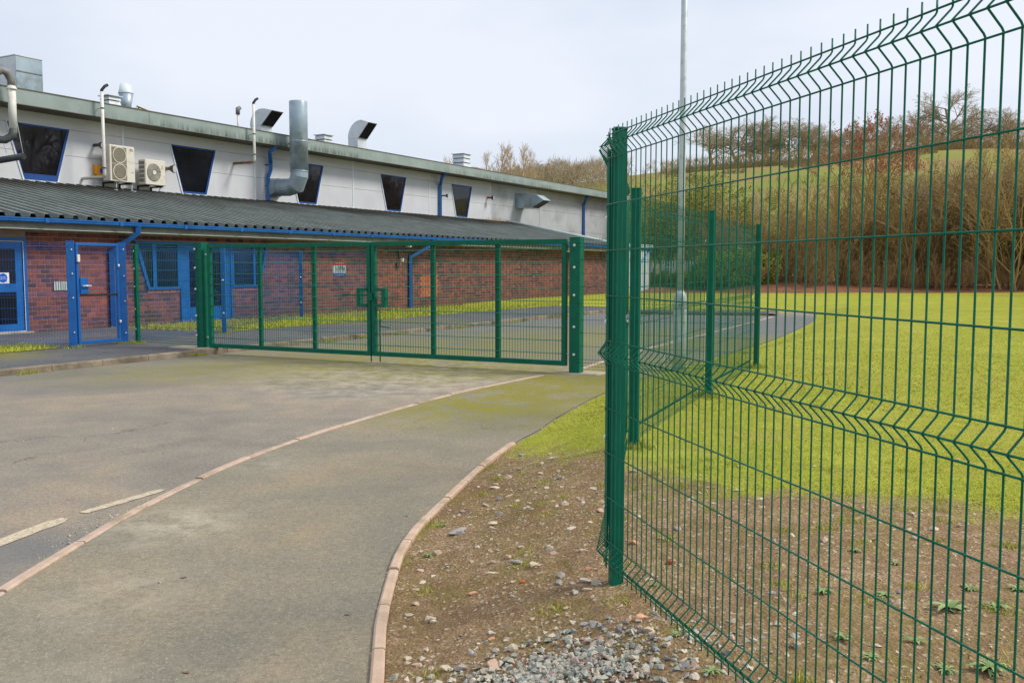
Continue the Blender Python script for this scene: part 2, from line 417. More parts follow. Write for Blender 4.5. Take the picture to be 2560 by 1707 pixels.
MT['stone_pale'] = mottled('pale_limestone', srgb(206, 188, 160), srgb(224, 210, 186), 12, 0.9, 0, 0.2, 0.4, 50, grime=srgb(160, 130, 100), gscale=9)
MT['stone_dark'] = mottled('dark_slab', srgb(104, 92, 82), srgb(126, 112, 98), 12, 0.9, 0, 0.2, 0.4, 60)
MT['stone_grey'] = mottled('grey_stone', srgb(150, 144, 138), srgb(178, 170, 162), 12, 0.9, 0, 0.2, 0.4, 60)
MT['stone_red'] = mottled('red_brick_scrap', srgb(150, 74, 60), srgb(178, 96, 76), 14, 0.9, 0, 0.2, 0.4, 50)
MT['stone_orange'] = mottled('orange_scrap', srgb(214, 96, 48), srgb(226, 116, 64), 14, 0.8)
MT['blade'] = island_mat('grass_blade', [(0, srgb(146, 160, 52)), (0.35, srgb(170, 176, 62)), (0.65, srgb(194, 186, 84)), (0.9, srgb(150, 158, 56)), (1, srgb(196, 174, 112))], 0.9)
MT['weed'] = island_mat('weed_leaf', [(0, srgb(112, 136, 78)), (0.5, srgb(132, 154, 96)), (1, srgb(150, 164, 112))], 0.7)
MT['bark_oak'] = mottled('bark_oak', srgb(158, 142, 114), srgb(190, 174, 144), 3, 0.95, 0, 0.1)
MT['bark_hedge'] = mottled('bark_hedge', srgb(152, 124, 88), srgb(184, 154, 110), 0.8, 0.95, 0, 0.1, grime=srgb(128, 106, 76), gscale=0.5)
MT['bark_khaki'] = mottled('bark_khaki', srgb(164, 140, 92), srgb(192, 168, 116), 0.8, 0.95, 0, 0.1)
MT['bark_dark'] = mottled('bark_dark', srgb(104, 84, 62), srgb(132, 108, 80), 0.8, 0.95, 0, 0.1)
MT['bark_olive'] = mottled('bark_olive', srgb(148, 136, 74), srgb(176, 162, 92), 0.8, 0.95, 0, 0.1)
MT['bark_pale'] = mottled('bark_pale', srgb(184, 160, 128), srgb(206, 184, 152), 1.5, 0.95, 0, 0.1)
MT['leaf_rust'] = island_mat('rust_leaf', [(0, srgb(150, 92, 68)), (0.5, srgb(176, 116, 88)), (1, srgb(190, 140, 110))], 0.8)
MT['leaf_dry'] = island_mat('dry_leaf', [(0, srgb(140, 112, 66)), (0.5, srgb(166, 140, 84)), (1, srgb(120, 92, 60))], 0.85)
MT['leaf_olive'] = island_mat('olive_leaf', [(0, srgb(120, 132, 48)), (0.5, srgb(156, 158, 66)), (1, srgb(110, 126, 52))], 0.8)
MT['roof_moss'] = island_mat('roof_moss', [(0, srgb(54, 54, 42)), (0.6, srgb(78, 74, 56)), (1, srgb(110, 92, 70))], 0.95)
MT['thicket'] = island_mat('thicket_stem', [(0, srgb(142, 114, 82)), (0.4, srgb(164, 138, 100)), (0.7, srgb(150, 144, 88)), (1, srgb(128, 104, 78))], 0.95)
MT['leaf_scrub'] = island_mat('scrub_twig', [(0, srgb(116, 86, 60)), (0.5, srgb(146, 112, 80)), (1, srgb(104, 96, 56))], 0.9)

# ------------------------------------------------------------------ mesh helpers
MTX = {}
def wmat(o):
    return MTX.get(o.name, Matrix.Identity(4)) if o else Matrix.Identity(4)

def thing(name, loc, rz=0.0, label=None, cat=None, group=None, kind=None):
    o = bpy.data.objects.new(name, None)
    o.empty_display_size = 0.2
    o.location = loc
    o.rotation_euler = (0, 0, rz)
    COL.objects.link(o)
    MTX[o.name] = Matrix.Translation(loc) @ Matrix.Rotation(rz, 4, 'Z')
    return tag(o, label, cat, group, kind)

def tag(o, label=None, cat=None, group=None, kind=None):
    if label: o['label'] = label
    if cat: o['category'] = cat
    if group: o['group'] = group
    if kind: o['kind'] = kind
    return o

class MB:
    """collects geometry; X maps its coordinates to the world"""
    def __init__(s, X=None):
        s.v, s.f, s.X, s.sm = [], [], X, []
    def face(s, pts, smooth=False):
        i = len(s.v)
        s.v += [tuple(p) for p in pts]
        s.f.append(tuple(range(i, i + len(pts))))
        s.sm.append(smooth)
        return s
    def add(s, vs, fs, smooth=False):
        i = len(s.v)
        s.v += [tuple(p) for p in vs]
        s.f += [tuple(a + i for a in f) for f in fs]
        s.sm += [smooth] * len(fs)
        return s
    def box(s, x0, x1, y0, y1, z0, z1):
        vs = [(x, y, z) for z in (z0, z1) for y in (y0, y1) for x in (x0, x1)]
        return s.add(vs, [(0, 2, 3, 1), (4, 5, 7, 6), (0, 1, 5, 4), (2, 6, 7, 3), (0, 4, 6, 2), (1, 3, 7, 5)])
    def bevbox(s, x0, x1, y0, y1, z0, z1, b=0.01):
        """box with a chamfered outline in every direction"""
        pts, fs = [], []
        def ring(x0, x1, y0, y1, z, c):
            return [(x0 + c, y0, z), (x1 - c, y0, z), (x1, y0 + c, z), (x1, y1 - c, z), (x1 - c, y1, z), (x0 + c, y1, z), (x0, y1 - c, z), (x0, y0 + c, z)]
        rs = [ring(x0 + b, x1 - b, y0 + b, y1 - b, z0, b * .4), ring(x0, x1, y0, y1, z0 + b, b), ring(x0, x1, y0, y1, z1 - b, b), ring(x0 + b, x1 - b, y0 + b, y1 - b, z1, b * .4)]
        for r in rs: pts += r
        for k in range(3):
            for i in range(8):
                j = (i + 1) % 8
                fs.append((k * 8 + i, k * 8 + j, k * 8 + 8 + j, k * 8 + 8 + i))
        fs.append(tuple(range(7, -1, -1)))
        fs.append(tuple(range(24, 32)))
        return s.add(pts, fs)
    def prism(s, poly, y0, y1, axis='y'):
        """polygon in (x,z) (axis y) or (x,y) (axis z) or (y,z) (axis x), extruded"""
        def P(a, b, d):
            return (a, d, b) if axis == 'y' else ((a, b, d) if axis == 'z' else (d, a, b))
        n = len(poly)
        vs = [P(a, b, y0) for a, b in poly] + [P(a, b, y1) for a, b in poly]
        fs = [tuple(range(n)), tuple(range(2 * n - 1, n - 1, -1))]
        fs += [(i, i + n, (i + 1) % n + n, (i + 1) % n) for i in range(n)]
        return s.add(vs, fs)
    def tube(s, pts, r, n=8, cap=True, smooth=True):
        pts = [Vector(p) for p in pts]
        rs = r if isinstance(r, (list, tuple)) else [r] * len(pts)
        i0 = len(s.v)
        up = None
        for k, p in enumerate(pts):
            if k == 0: d = pts[1] - p
            elif k == len(pts) - 1: d = p - pts[k - 1]
            else: d = (pts[k + 1] - p).normalized() + (p - pts[k - 1]).normalized()
            d = d.normalized() if d.length > 1e-9 else Vector((0, 0, 1))
            if up is None:
                up = d.orthogonal().normalized()
            else:
                up = (up - d * up.dot(d))
                up = up.normalized() if up.length > 1e-6 else d.orthogonal().normalized()
            b = d.cross(up)
            # keep the bore constant through a mitre
            sc_ = 1.0
            if 0 < k < len(pts) - 1:
                cosv = max(0.35, d.dot((p - pts[k - 1]).normalized()))
                sc_ = 1.0 / cosv if n > 4 else 1.0
            for q in range(n):
                a = 2 * math.pi * (q + 0.5) / n
                s.v.append(tuple(p + (up * math.cos(a) + b * math.sin(a)) * rs[k] * (1 + (sc_ - 1) * 0.5)))
        for k in range(len(pts) - 1):
            for q in range(n):
                q2 = (q + 1) % n
                s.f.append((i0 + k * n + q, i0 + k * n + q2, i0 + (k + 1) * n + q2, i0 + (k + 1) * n + q))
                s.sm.append(smooth)
        if cap:
            s.f.append(tuple(i0 + q for q in range(n - 1, -1, -1))); s.sm.append(False)
            e = i0 + (len(pts) - 1) * n
            s.f.append(tuple(e + q for q in range(n))); s.sm.append(False)
        return s
    def lathe(s, cx, cy, prof, n=20, smooth=True):
        i0 = len(s.v)
        for r, z in prof:
            for q in range(n):
                a = 2 * math.pi * q / n
                s.v.append((cx + r * math.cos(a), cy + r * math.sin(a), z))
        for k in range(len(prof) - 1):
            for q in range(n):
                q2 = (q + 1) % n
                s.f.append((i0 + k * n + q, i0 + k * n + q2, i0 + (k + 1) * n + q2, i0 + (k + 1) * n + q))
                s.sm.append(smooth)
        s.f.append(tuple(i0 + q for q in range(n - 1, -1, -1))); s.sm.append(False)
        e = i0 + (len(prof) - 1) * n
        s.f.append(tuple(e + q for q in range(n))); s.sm.append(False)
        return s
    def mesh(s, name, mat, M=None):
        vs = s.v
        if s.X: vs = [s.X(*p) for p in vs]
        if M is not None: vs = [tuple(M @ Vector(p)) for p in vs]
        me = bpy.data.meshes.new(name)
        me.from_pydata(vs, [], s.f)
        me.polygons.foreach_set('use_smooth', s.sm)
        me.materials.append(MT[mat] if isinstance(mat, str) else mat)
        me.update()
        return me
    def build(s, name, mat, parent=None, label=None, cat=None, group=None, kind=None):
        vs = [Vector(s.X(*p)) if s.X else Vector(p) for p in s.v]
        Mi = wmat(parent).inverted()
        vs = [Mi @ p for p in vs]
        lo = [min(p[i] for p in vs) for i in range(3)]
        hi = [max(p[i] for p in vs) for i in range(3)]
        c = Vector(((lo[0] + hi[0]) / 2, (lo[1] + hi[1]) / 2, lo[2]))
        me = bpy.data.meshes.new(name)
        me.from_pydata([tuple(p - c) for p in vs], [], s.f)
        me.polygons.foreach_set('use_smooth', s.sm)
        me.materials.append(MT[mat] if isinstance(mat, str) else mat)
        me.update()
        o = bpy.data.objects.new(name, me)
        o.location = c
        COL.objects.link(o)
        if parent: o.parent = parent
        MTX[o.name] = wmat(parent) @ Matrix.Translation(c)
        return tag(o, label, cat, group, kind)

def place(name, me, loc, parent=None, rot=(0, 0, 0), scale=(1, 1, 1), **kw):
    o = bpy.data.objects.new(name, me)
    o.location, o.rotation_euler, o.scale = loc, rot, scale
    COL.objects.link(o)
    if parent: o.parent = parent
    return tag(o, **kw)

# pixel -> place (the distance always comes from the plane the thing touches)
def ray(px, py):
    x, y = (px - 1280) / F_PX, (py - 853.5) / F_PX
    c, s = math.cos(PITCH), math.sin(PITCH)
    return Vector((x, c - y * s, -s - y * c))
def G(px, py, z=0.0):
    r = ray(px, py)
    k = (z - H) / r.z
    return (r.x * k, r.y * k)
BD = (math.sin(BA), math.cos(BA))
BN = (math.cos(BA), -math.sin(BA))
def W(px, py, perp):
    """pixel -> (t, z) on the vertical plane parallel to the building at that perpendicular distance"""
    r = ray(px, py)
    k = -perp / (BN[0] * r.x + BN[1] * r.y)
    return (r.x * BD[0] + r.y * BD[1]) * k, r.z * k + H
def BX(t, p, z):
    """building frame (along, away from the yard, up) -> world"""
    return (BD[0] * t - BN[0] * p, BD[1] * t - BN[1] * p, z)
BROT = math.pi / 2 - BA

# ------------------------------------------------------------------ ground
def lawn_edge(x, y):
    return min(.878 * x + .48 * y - 3.93, .297 * x + .955 * y - 5.92)
def smooth(a, b, x):
    x = min(1, max(0, (x - a) / (b - a)))
    return x * x * (3 - 2 * x)
OUTER = [(-2.50, 1.2), (-2.55, 3.0), (-2.55, 4.52), (-2.54, 5.14), (-2.51, 5.97), (-2.42, 6.81), (-2.28, 7.65), (-2.04, 8.55), (-1.58, 9.85), (-0.9, 11.45), (-0.15, 12.88), (0.72, 14.25)]
OUTER2 = [(1.1, 14.75), (2.48, 17.97), (4.62, 22.36), (8.74, 30.8)]
INNER = [(-0.34, 1.2), (-0.46, 2.6), (-0.52, 3.45), (-0.59, 4.06), (-0.62, 4.6), (-0.63, 5.1), (-0.59, 5.6), (-0.5, 6.14), (-0.42, 6.55), (-0.31, 7.12), (-0.14, 7.86), (0.08, 8.66), (0.24, 9.09), (0.6, 10.3)]
INNER2 = [(1.4, 12.4), (3.0, 15.6), (5.1, 19.3), (6.7, 22.6), (8.9, 27.6), (10.3, 31.5), (11, 34)]

def resample(pl, step):
    out, acc = [pl[0]], 0.0
    # Catmull-Rom to a dense line, then even steps
    dense = []
    for i in range(len(pl) - 1):
        p0 = pl[max(0, i - 1)]; p1 = pl[i]; p2 = pl[i + 1]; p3 = pl[min(len(pl) - 1, i + 2)]
        for k in range(20):
            u = k / 20
            q = []
            for a in range(2):
                q.append(0.5 * (2 * p1[a] + (p2[a] - p0[a]) * u + (2 * p0[a] - 5 * p1[a] + 4 * p2[a] - p3[a]) * u * u + (3 * p1[a] - p0[a] - 3 * p2[a] + p3[a]) * u ** 3))
            dense.append(tuple(q))
    dense.append(pl[-1])
    out = [dense[0]]
    acc = 0
    for a, b in zip(dense, dense[1:]):
        d = math.dist(a, b)
        while acc + d >= step:
            u = (step - acc) / d
            a = (a[0] + (b[0] - a[0]) * u, a[1] + (b[1] - a[1]) * u)
            out.append(a)
            d = math.dist(a, b)
            acc = 0
        acc += d
    return out, dense
INNER_ALL = resample(INNER + INNER2, 0.25)[1]
OUTER_ALL = resample(OUTER + OUTER2, 0.25)[1]
def inner_x(y):
    pl = INNER_ALL
    if y <= pl[0][1]: return pl[0][0]
    for a, b in zip(pl, pl[1:]):
        if a[1] <= y <= b[1]:
            return a[0] + (b[0] - a[0]) * (y - a[1]) / max(1e-6, b[1] - a[1])
    return pl[-1][0] + (y - pl[-1][1]) * 0.5
def verge_z(x, y):
    d = (x - inner_x(y)) * 0.9
    if y > 34: d = 3
    base = 0.005 + 0.215 * smooth(0.02, 1.15, d)
    rough = 0.016 * noise.noise(Vector((x * 2.2, y * 2.2, 0))) + 0.012 * noise.noise(Vector((x * 7, y * 7, 3)))
    if y < 9:
        rough += 0.010 * noise.noise(Vector((x * 17, y * 17, 5))) + 0.014 * max(0, noise.noise(Vector((x * 5, y * 9, 8))) - .15)
    lawn = smooth(-0.2, 0.5, lawn_edge(x, y))
    return base + rough * (1 - 0.65 * lawn) * smooth(0.0, 0.25, d)
def hill_z(x, y):
    zr = 14 + 9.5 * smooth(-30, 90, x) + 1.2 * noise.noise(Vector((x * .03, y * .02, 0)))
    s = smooth(60, 175, y) * 0.55 + 0.45 * min(1, max(0, (y - 64) / 106.0))
    return 0.2 + zr * min(1.0, s)

def sheet(name, xs, ys, zf, mat, keep=None, **kw):
    m = MB()
    idx = {}
    for j, y in enumerate(ys):
        for i, x in enumerate(xs(y) if callable(xs) else xs):
            idx[i, j] = len(m.v)
            m.v.append((x, y, zf(x, y)))
            ni = i
    for j in range(len(ys) - 1):
        for i in range(ni):
            if keep and not keep(i, j): continue
            m.f.append((idx[i, j], idx[i + 1, j], idx[i + 1, j + 1], idx[i, j + 1]))
            m.sm.append(True)
    return m.build(name, mat, **kw)

def lin(a, b, n):
    return [a + (b - a) * i / n for i in range(n + 1)]
# base ground to the horizon and the hill behind
sheet('ground', lin(-900, 900, 40), lin(-300, 1500, 40), lambda x, y: -0.12, 'grass', kind='structure')
sheet('hill', lin(-150, 200, 70), lin(63, 260, 60), hill_z, 'hill', kind='structure')
# carriageway
rd = MB()
rd.face([(-30, -12, 0), (30, -12, 0), (30, 60, 0), (-30, 60, 0)])
road = rd.build('road', 'road', kind='structure')
# footway between the two edgings, laid on the road bed
pm = MB()
ro, ri = OUTER_ALL, None
ys = lin(1.2, 31, 150)
def outer_x(y):
    pl = OUTER_ALL
    for a, b in zip(pl, pl[1:]):
        if a[1] <= y <= b[1]:
            return a[0] + (b[0] - a[0]) * (y - a[1]) / max(1e-6, b[1] - a[1])
    return pl[0][0] if y < pl[0][1] else pl[-1][0]
for a, b in zip(ys, ys[1:]):
    pm.face([(outer_x(a), a, 0.008), (inner_x(a), a, 0.008), (inner_x(b), b, 0.008), (outer_x(b), b, 0.008)])
pm.face([(-2.5, -3, 0.008), (-0.34, -3, 0.008), (-0.34, 1.2, 0.008), (-2.5, 1.2, 0.008)])
path = pm.build('footpath', 'path', kind='structure')

def edging(name, pl, step, wdt, top, mat, gap=0.008, jit=0.007):
    e = thing(name, (pl[0][0], pl[0][1], 0), kind='structure')
    pts, dense = resample(pl, step)
    for k, (a, b) in enumerate(zip(pts, pts[1:])):
        d = Vector((b[0] - a[0], b[1] - a[1], 0))
        L = d.length
        d.normalize()
        nrm = Vector((-d.y, d.x, 0))
        # each block follows the curve: sample the dense line between a and b
        mid = min(dense, key=lambda p: abs(math.dist(p, a) - math.dist(p, b)) + (0 if abs(math.dist(p, a) + math.dist(p, b) - L) < 0.1 else 9))
        z = top + R.uniform(-jit, jit)
        m = MB()
        A = Vector((a[0], a[1], 0)) + d * gap; Bp = Vector((b[0], b[1], 0)) - d * gap; C = Vector((mid[0], mid[1], 0))
        ring = []
        for P in (A, C, Bp):
            ring.append([P - nrm * wdt / 2 + Vector((0, 0, -0.1)), P - nrm * wdt / 2 + Vector((0, 0, z - .008)), P - nrm * (wdt / 2 - .01) + Vector((0, 0, z)),
                         P + nrm * (wdt / 2 - .01) + Vector((0, 0, z)), P + nrm * wdt / 2 + Vector((0, 0, z - .008)), P + nrm * wdt / 2 + Vector((0, 0, -0.1))])
        vs = [tuple(p) for r in ring for p in r]
        fs = []
        for k2 in range(2):
            for q in range(6):
                q2 = (q + 1) % 6
                fs.append((k2 * 6 + q, k2 * 6 + q2, k2 * 6 + 6 + q2, k2 * 6 + 6 + q))
        fs += [tuple(range(5, -1, -1)), tuple(range(12, 18))]
        m.add(vs, fs)
        m.build('edging_block', mat, e)
    return e
edging('road_edging', OUTER, 0.83, 0.066, 0.022, 'edging')
edging('road_edging', OUTER2, 0.9, 0.075, 0.02, 'edging')
edging('path_edging', INNER[:-2], 0.52, 0.055, 0.03, 'edging_in')

# worn white dashes on the road, following the edging
for (x0, y0, x1, y1, w_) in ((-3.12, 5.0, -2.89, 5.92, 0.115), (-2.84, 6.05, -2.55, 6.7, 0.085)):
    m = MB()
    d = Vector((x1 - x0, y1 - y0, 0)); L = d.length; d.normalize(); n_ = Vector((-d.y, d.x, 0))
    N = 14
    le, re = [], []
    for k in range(N + 1):
        p = Vector((x0, y0, 0.004)) + d * (L * k / N)
        taper = 1.0 if k < N else 0.45
        le.append(p + n_ * (w_ / 2 * taper + R.uniform(-.008, .008)))
        re.append(p - n_ * (w_ / 2 * taper + R.uniform(-.008, .008)))
    for k in range(N):
        m.face([le[k], re[k], re[k + 1], le[k + 1]])
    m.build('painted_dash', 'line_paint', road)

# verge (bare soil) and lawn: one height field, split along the ragged lawn edge
def vx(y):
    x0 = inner_x(y)
    far = max(x0 + 8, 0.62 * y + 9)
    return [x0 + 0.03 + (far - x0) * (u ** 1.7) for u in lin(0, 1, 90)]
vys = []
y = 0.3
while y < 34:
    vys.append(y)
    y += 0.055 if y < 7.5 else (0.1 if y < 11 else 0.5)
def soilside(i, j):
    y = vys[j]; x = vx(y)[i]
    return lawn_edge(x, y) < 0.6
sheet('soil_verge', vx, vys, verge_z, 'verge', keep=soilside, kind='structure')
sheet('lawn', vx, vys, verge_z, 'verge', keep=lambda i, j: not soilside(i, j), kind='structure')
def far_lawn_z(x, y):
    side = smooth(9.5, 12.5, x)
    base = .2 * side + (1 - side) * (.085 + .115 * smooth(34, 42, y))
    k = smooth(33.2, 34.3, y)
    return (base - .012) * k - .06 * (1 - k) + .03 * noise.noise(Vector((x * .3, y * .3, 0))) * smooth(34, 37, y)
sheet('far_lawn', lin(-2, 70, 60), lin(33.2, 63.5, 30), far_lawn_z, 'grass', kind='structure')

# far kerb, pavement and grass strip in front of the building (building frame)
KP = 13.4
def bstrip(name, t0, t1, p0, p1, z0, z1, mat, nt_=60, np_=8, rough=0.0, **kw):
    m = MB(BX)
    idx = {}
    for i in range(nt_ + 1):
        for j in range(np_ + 1):
            t_ = t0 + (t1 - t0) * i / nt_; p_ = p0 + (p1 - p0) * j / np_
            z = z0 + (z1 - z0) * smooth(0, 1, j / np_) + (rough * noise.noise(Vector((t_ * .8, p_ * .8, 1))) if 0 < j else 0)
            idx[i, j] = len(m.v); m.v.append((t_, p_, z))
    for i in range(nt_):
        for j in range(np_):
            m.f.append((idx[i, j], idx[i + 1, j], idx[i + 1, j + 1], idx[i, j + 1])); m.sm.append(True)
    return m.build(name, mat, **kw)
pv = bstrip('pavement', -2, 33, KP + 0.13, 16.6, 0.1, 0.11, 'pavement', kind='structure')
bstrip('apron', 4, 15.6, 16.62, 20.44, 0.106, 0.106, 'pavement', 20, 4, kind='structure')
bstrip('grass_strip', 15.6, 47.6, 16.55, 20.46, 0.115, 0.05, 'grass', 120, 16, 0.05, kind='structure')
bstrip('grass_patch', 4, 11.0, 15.9, 17.1, 0.12, 0.125, 'grass', 40, 6, 0.02, kind='structure')
kb = thing('kerb', BX(10, KP, 0), kind='structure')
t_ = 0.0
while t_ < 33:
    L = 0.91
    m = MB(BX)
    z = 0.105 + R.uniform(-.006, .006)
    o_ = R.uniform(-.006, .006)
    m.prism([(KP + o_, -0.1), (KP + o_ + 0.012, z - 0.018), (KP + o_ + 0.03, z), (KP + 0.125, z), (KP + 0.125, -0.1)], t_ + .004, t_ + L - .004, 'x')
    m.build('kerbstone', 'concrete', kb)
    t_ += L
# kerb and pavement turn right at the end of the yard
ep = BX(33, KP, 0)
far_line = [(ep[0], ep[1]), (ep[0] + 1.0, ep[1] + 0.35), (5.95, 31.3), (7.86, 30.4), (11, 29.2)]
far_line = [(3.35, 32.0), (4.2, 32.15), (5.95, 31.7), (8.0, 31.25), (9.0, 31.1)]
fp, fd = resample(far_line, 0.9)
kb2 = thing('far_kerb', (5.95, 31.7, 0), kind='structure')
for a, b in zip(fp, fp[1:]):
    d = Vector((b[0] - a[0], b[1] - a[1], 0)).normalized(); n_ = Vector((-d.y, d.x, 0))
    m = MB()
    vs = []
    for P in (Vector((a[0], a[1], 0)), Vector((b[0], b[1], 0)) - d * .01):
        vs += [P + Vector((0, 0, -.1)), P + Vector((0, 0, .1)), P + n_ * .12 + Vector((0, 0, .1)), P + n_ * .12 + Vector((0, 0, -.1))]
    m.add(vs, [(0, 1, 5, 4), (1, 2, 6, 5), (2, 3, 7, 6), (3, 0, 4, 7), (3, 2, 1, 0), (4, 5, 6, 7)])
    m.build('kerbstone', 'concrete', kb2)
m = MB()
for (a, b) in zip(fd, fd[1:]):
    m.face([(a[0], a[1] + .12, .1), (b[0], b[1] + .12, .1), (b[0] + .3, b[1] + 1.6, .1), (a[0] + .3, a[1] + 1.6, .1)])
m.build('far_pavement', 'pavement', kind='structure')
# leaf litter under the hedge
sheet('leaf_litter', lin(7, 46, 60), lin(52, 64, 12), lambda x, y: 0.16 + (0.3 + .65 * smooth(11.5, 14.5, x) * (1 - smooth(15, 24, x))) * smooth(51.5, 57.5, y) + 0.12 * noise.noise(Vector((x * .5, y * .5, 2))) * smooth(52, 54, y), 'litter', kind='structure')

# ------------------------------------------------------------------ brick extension (lower building)
WP, EP, UP = 20.5, 19.9, 27.4         # brick wall, eaves and hall wall: distance from the camera, square to the wall
CO, BL = 0.1085, 0.24                 # course height, brick length with joint
T0, T1 = 13.37, 47.6
ext = thing('brick_extension', BX(30, WP, 0), BROT, 'long low red brick extension with dark corrugated roof and blue gutter', 'building')
WALLTOP = 2.52
wall = MB(BX)
wall.prism([(T0 - 2.2, -0.3), (T1, -0.3), (T1, WALLTOP), (T0 - 2.2, WALLTOP)], WP + 0.006, WP + 0.25)
wallo = wall.build('brick_wall', 'mortar', ext)
# openings as (z-> (t0,t1)) intervals
def openings(z):
    r = [(T0 - 3, T0)] if z > 0.0 else []
    if 1.03 < z < 2.31:
        u = (z - 1.03) / 1.27
        r.append((16.71 - 0.35 * u, 20.83 + 0.34 * u))
    elif 0.1 < z <= 1.03:
        r.append((17.80, 19.69))
    return r
PATCH = (W(1050, 700, WP)[0], W(1097, 700, WP)[0], W(1070, 745, WP)[1], W(1070, 686, WP)[1])
bmesh_ = MB()
b_ = 0.009
bmesh_.add([(-.5, 0, -.5), (.5, 0, -.5), (.5, 0, .5), (-.5, 0, .5), (-.5, .02, -.5), (.5, .02, -.5), (.5, .02, .5), (-.5, .02, .5)], [(0, 1, 2, 3), (0, 4, 5, 1), (1, 5, 6, 2), (2, 6, 7, 3), (3, 7, 4, 0)])
brick_me = bmesh_.mesh('brick', 'brick')
rest = MB(BX); orange = MB(BX); pink = [MB(BX), MB(BX)]
Mi = wmat(wallo).inverted()
row = 0
z = -0.05
nb = 0
while z + CO < WALLTOP + 0.02:
    t_ = 13.0 + (0.12 if row % 2 else 0.0)
    while t_ < T1:
        zc = z + CO / 2
        a, b = t_, t_ + BL
        for (o0, o1) in openings(zc):
            if a < o0 < b: b = o0
            elif o0 <= a and b <= o1: a = b
            elif o0 < b and a < o1: a = o1
        b = min(b, T1)
        if b - a > 0.05:
            g = 0.016
            pr = -R.uniform(0.0, 0.003)
            if PATCH[0] < (a + b) / 2 < PATCH[1] and PATCH[2] < zc < PATCH[3]:
                orange.box(a + g / 2, b - g / 2, WP - .004, WP + .02, z + g / 2, z + CO - g / 2)
            elif 0.92 < zc < 1.05 and (16.66 < (a + b) / 2 < 17.85 or 19.6 < (a + b) / 2 < 20.9):
                pink[0 if a < 18.5 else 1].box(a + g / 2, b - g / 2, WP - .02, WP + .02, z + g / 2, z + CO - g / 2)
            elif a < 16.4 and nb < 300:
                loc = Mi @ Vector(BX((a + b) / 2, WP + pr, zc))
                place('brick', brick_me, loc, wallo, scale=(b - a - g, 1, CO - g))
                nb += 1
            else:
                rest.box(a + g / 2, b - g / 2, WP + pr, WP + .02, z + g / 2, z + CO - g / 2)
        t_ += BL
    z += CO
    row += 1
rest.build('brick_courses', 'brick', wallo, kind='stuff')
orange.build('bricked_up_opening', 'brick_orange', ext, label='lighter orange brick infill of a closed opening')
for q in pink: q.build('sill_course', 'brick_pink', ext, kind='stuff')

# eaves
m = MB(BX); m.box(10, T1 + .1, 20.0, 20.03, 2.5, 2.66); m.build('fascia_board', 'low_fascia', ext)
m = MB(BX); m.box(10, T1 + .1, 19.985, 20.045, 2.485, 2.499); m.build('fascia_trim', 'flash', ext)
m = MB(BX); m.box(10, T1 + .1, 20.032, WP + .2, 2.50, 2.516); m.build('soffit', 'brown_beam', ext)
gt = MB(BX)
prof = [(19.99, 2.74), (19.975, 2.645), (19.90, 2.632), (19.865, 2.66), (19.862, 2.70), (19.85, 2.71), (19.85, 2.745), (19.862, 2.745), (19.872, 2.675), (19.905, 2.645), (19.965, 2.655), (19.98, 2.74)]
gt.prism(prof, 10, T1 + 4.6, 'x')
gutter = gt.build('gutter', 'blue', ext)
for k in range(19):
    tt = 11.5 + k * 2.0
    m = MB(BX); m.box(tt - .05, tt + .05, 19.843, 19.848, 2.64, 2.747); m.build('gutter_joint', 'blue', gutter)
# corrugated roof: trapezoidal sheets running square to the eaves, one object per sheet
roof = thing('roof', BX(30, 23, 2.7), BROT)
roof.parent = ext
roof.matrix_parent_inverse = wmat(ext).inverted()
RP = 0.364
e0, e1 = 19.93, UP - 0.02
ze, zw = 2.765, 4.235
def rz_(p):
    return ze + (zw - ze) * (p - e0) / (e1 - e0)
t_ = 10.0
sheet_n = 0
while t_ < T1 + 0.3:
    nrib = 3
    m = MB(BX)
    xs = []
    for k in range(nrib):
        x = t_ + k * RP
        xs += [(x, 0), (x + RP * .56, 0), (x + RP * .64, 0.085), (x + RP * .90, 0.085)]
    xs.append((t_ + nrib * RP + 0.004, 0.0))
    dz = R.uniform(-.004, .004)
    eo = R.uniform(-.03, .03)
    ps = [e0 + eo, 22.4, 25, e1]
    for (xa, ha), (xb, hb) in zip(xs, xs[1:]):
        for pa, pb in zip(ps, ps[1:]):
            m.face([(xa, pa, rz_(pa) + ha + dz), (xb, pa, rz_(pa) + hb + dz), (xb, pb, rz_(pb) + hb + dz), (xa, pb, rz_(pb) + ha + dz)])
        # sheet edge
        m.face([(xa, ps[0], rz_(ps[0]) + ha + dz), (xb, ps[0], rz_(ps[0]) + hb + dz), (xb, ps[0], rz_(ps[0]) + hb + dz - .012), (xa, ps[0], rz_(ps[0]) + ha + dz - .012)])
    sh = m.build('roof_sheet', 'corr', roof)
    sh.data.materials.append(MT['corr_lit'])
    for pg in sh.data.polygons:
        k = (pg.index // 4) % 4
        if k in (1, 2): pg.material_index = 1  # left flank and crest light, right flank dark: rib shading by colour
    t_ += nrib * RP
    sheet_n += 1
m = MB(BX)   # verge capping at the far end
for (a, b) in (((T1 + .30, 19.9, 2.80), (T1 + .30, UP - .03, 4.30)),):
    m.tube([a, b], 0.11, 8)
m.build('verge_capping', 'flash', roof)
m = MB(BX); m.face([(10, e0 + .1, 2.70), (T1 + .2, e0 + .1, 2.70), (T1 + .2, e1, 4.16), (10, e1, 4.16)]); m.build('roof_underlay', 'brown_beam', roof)
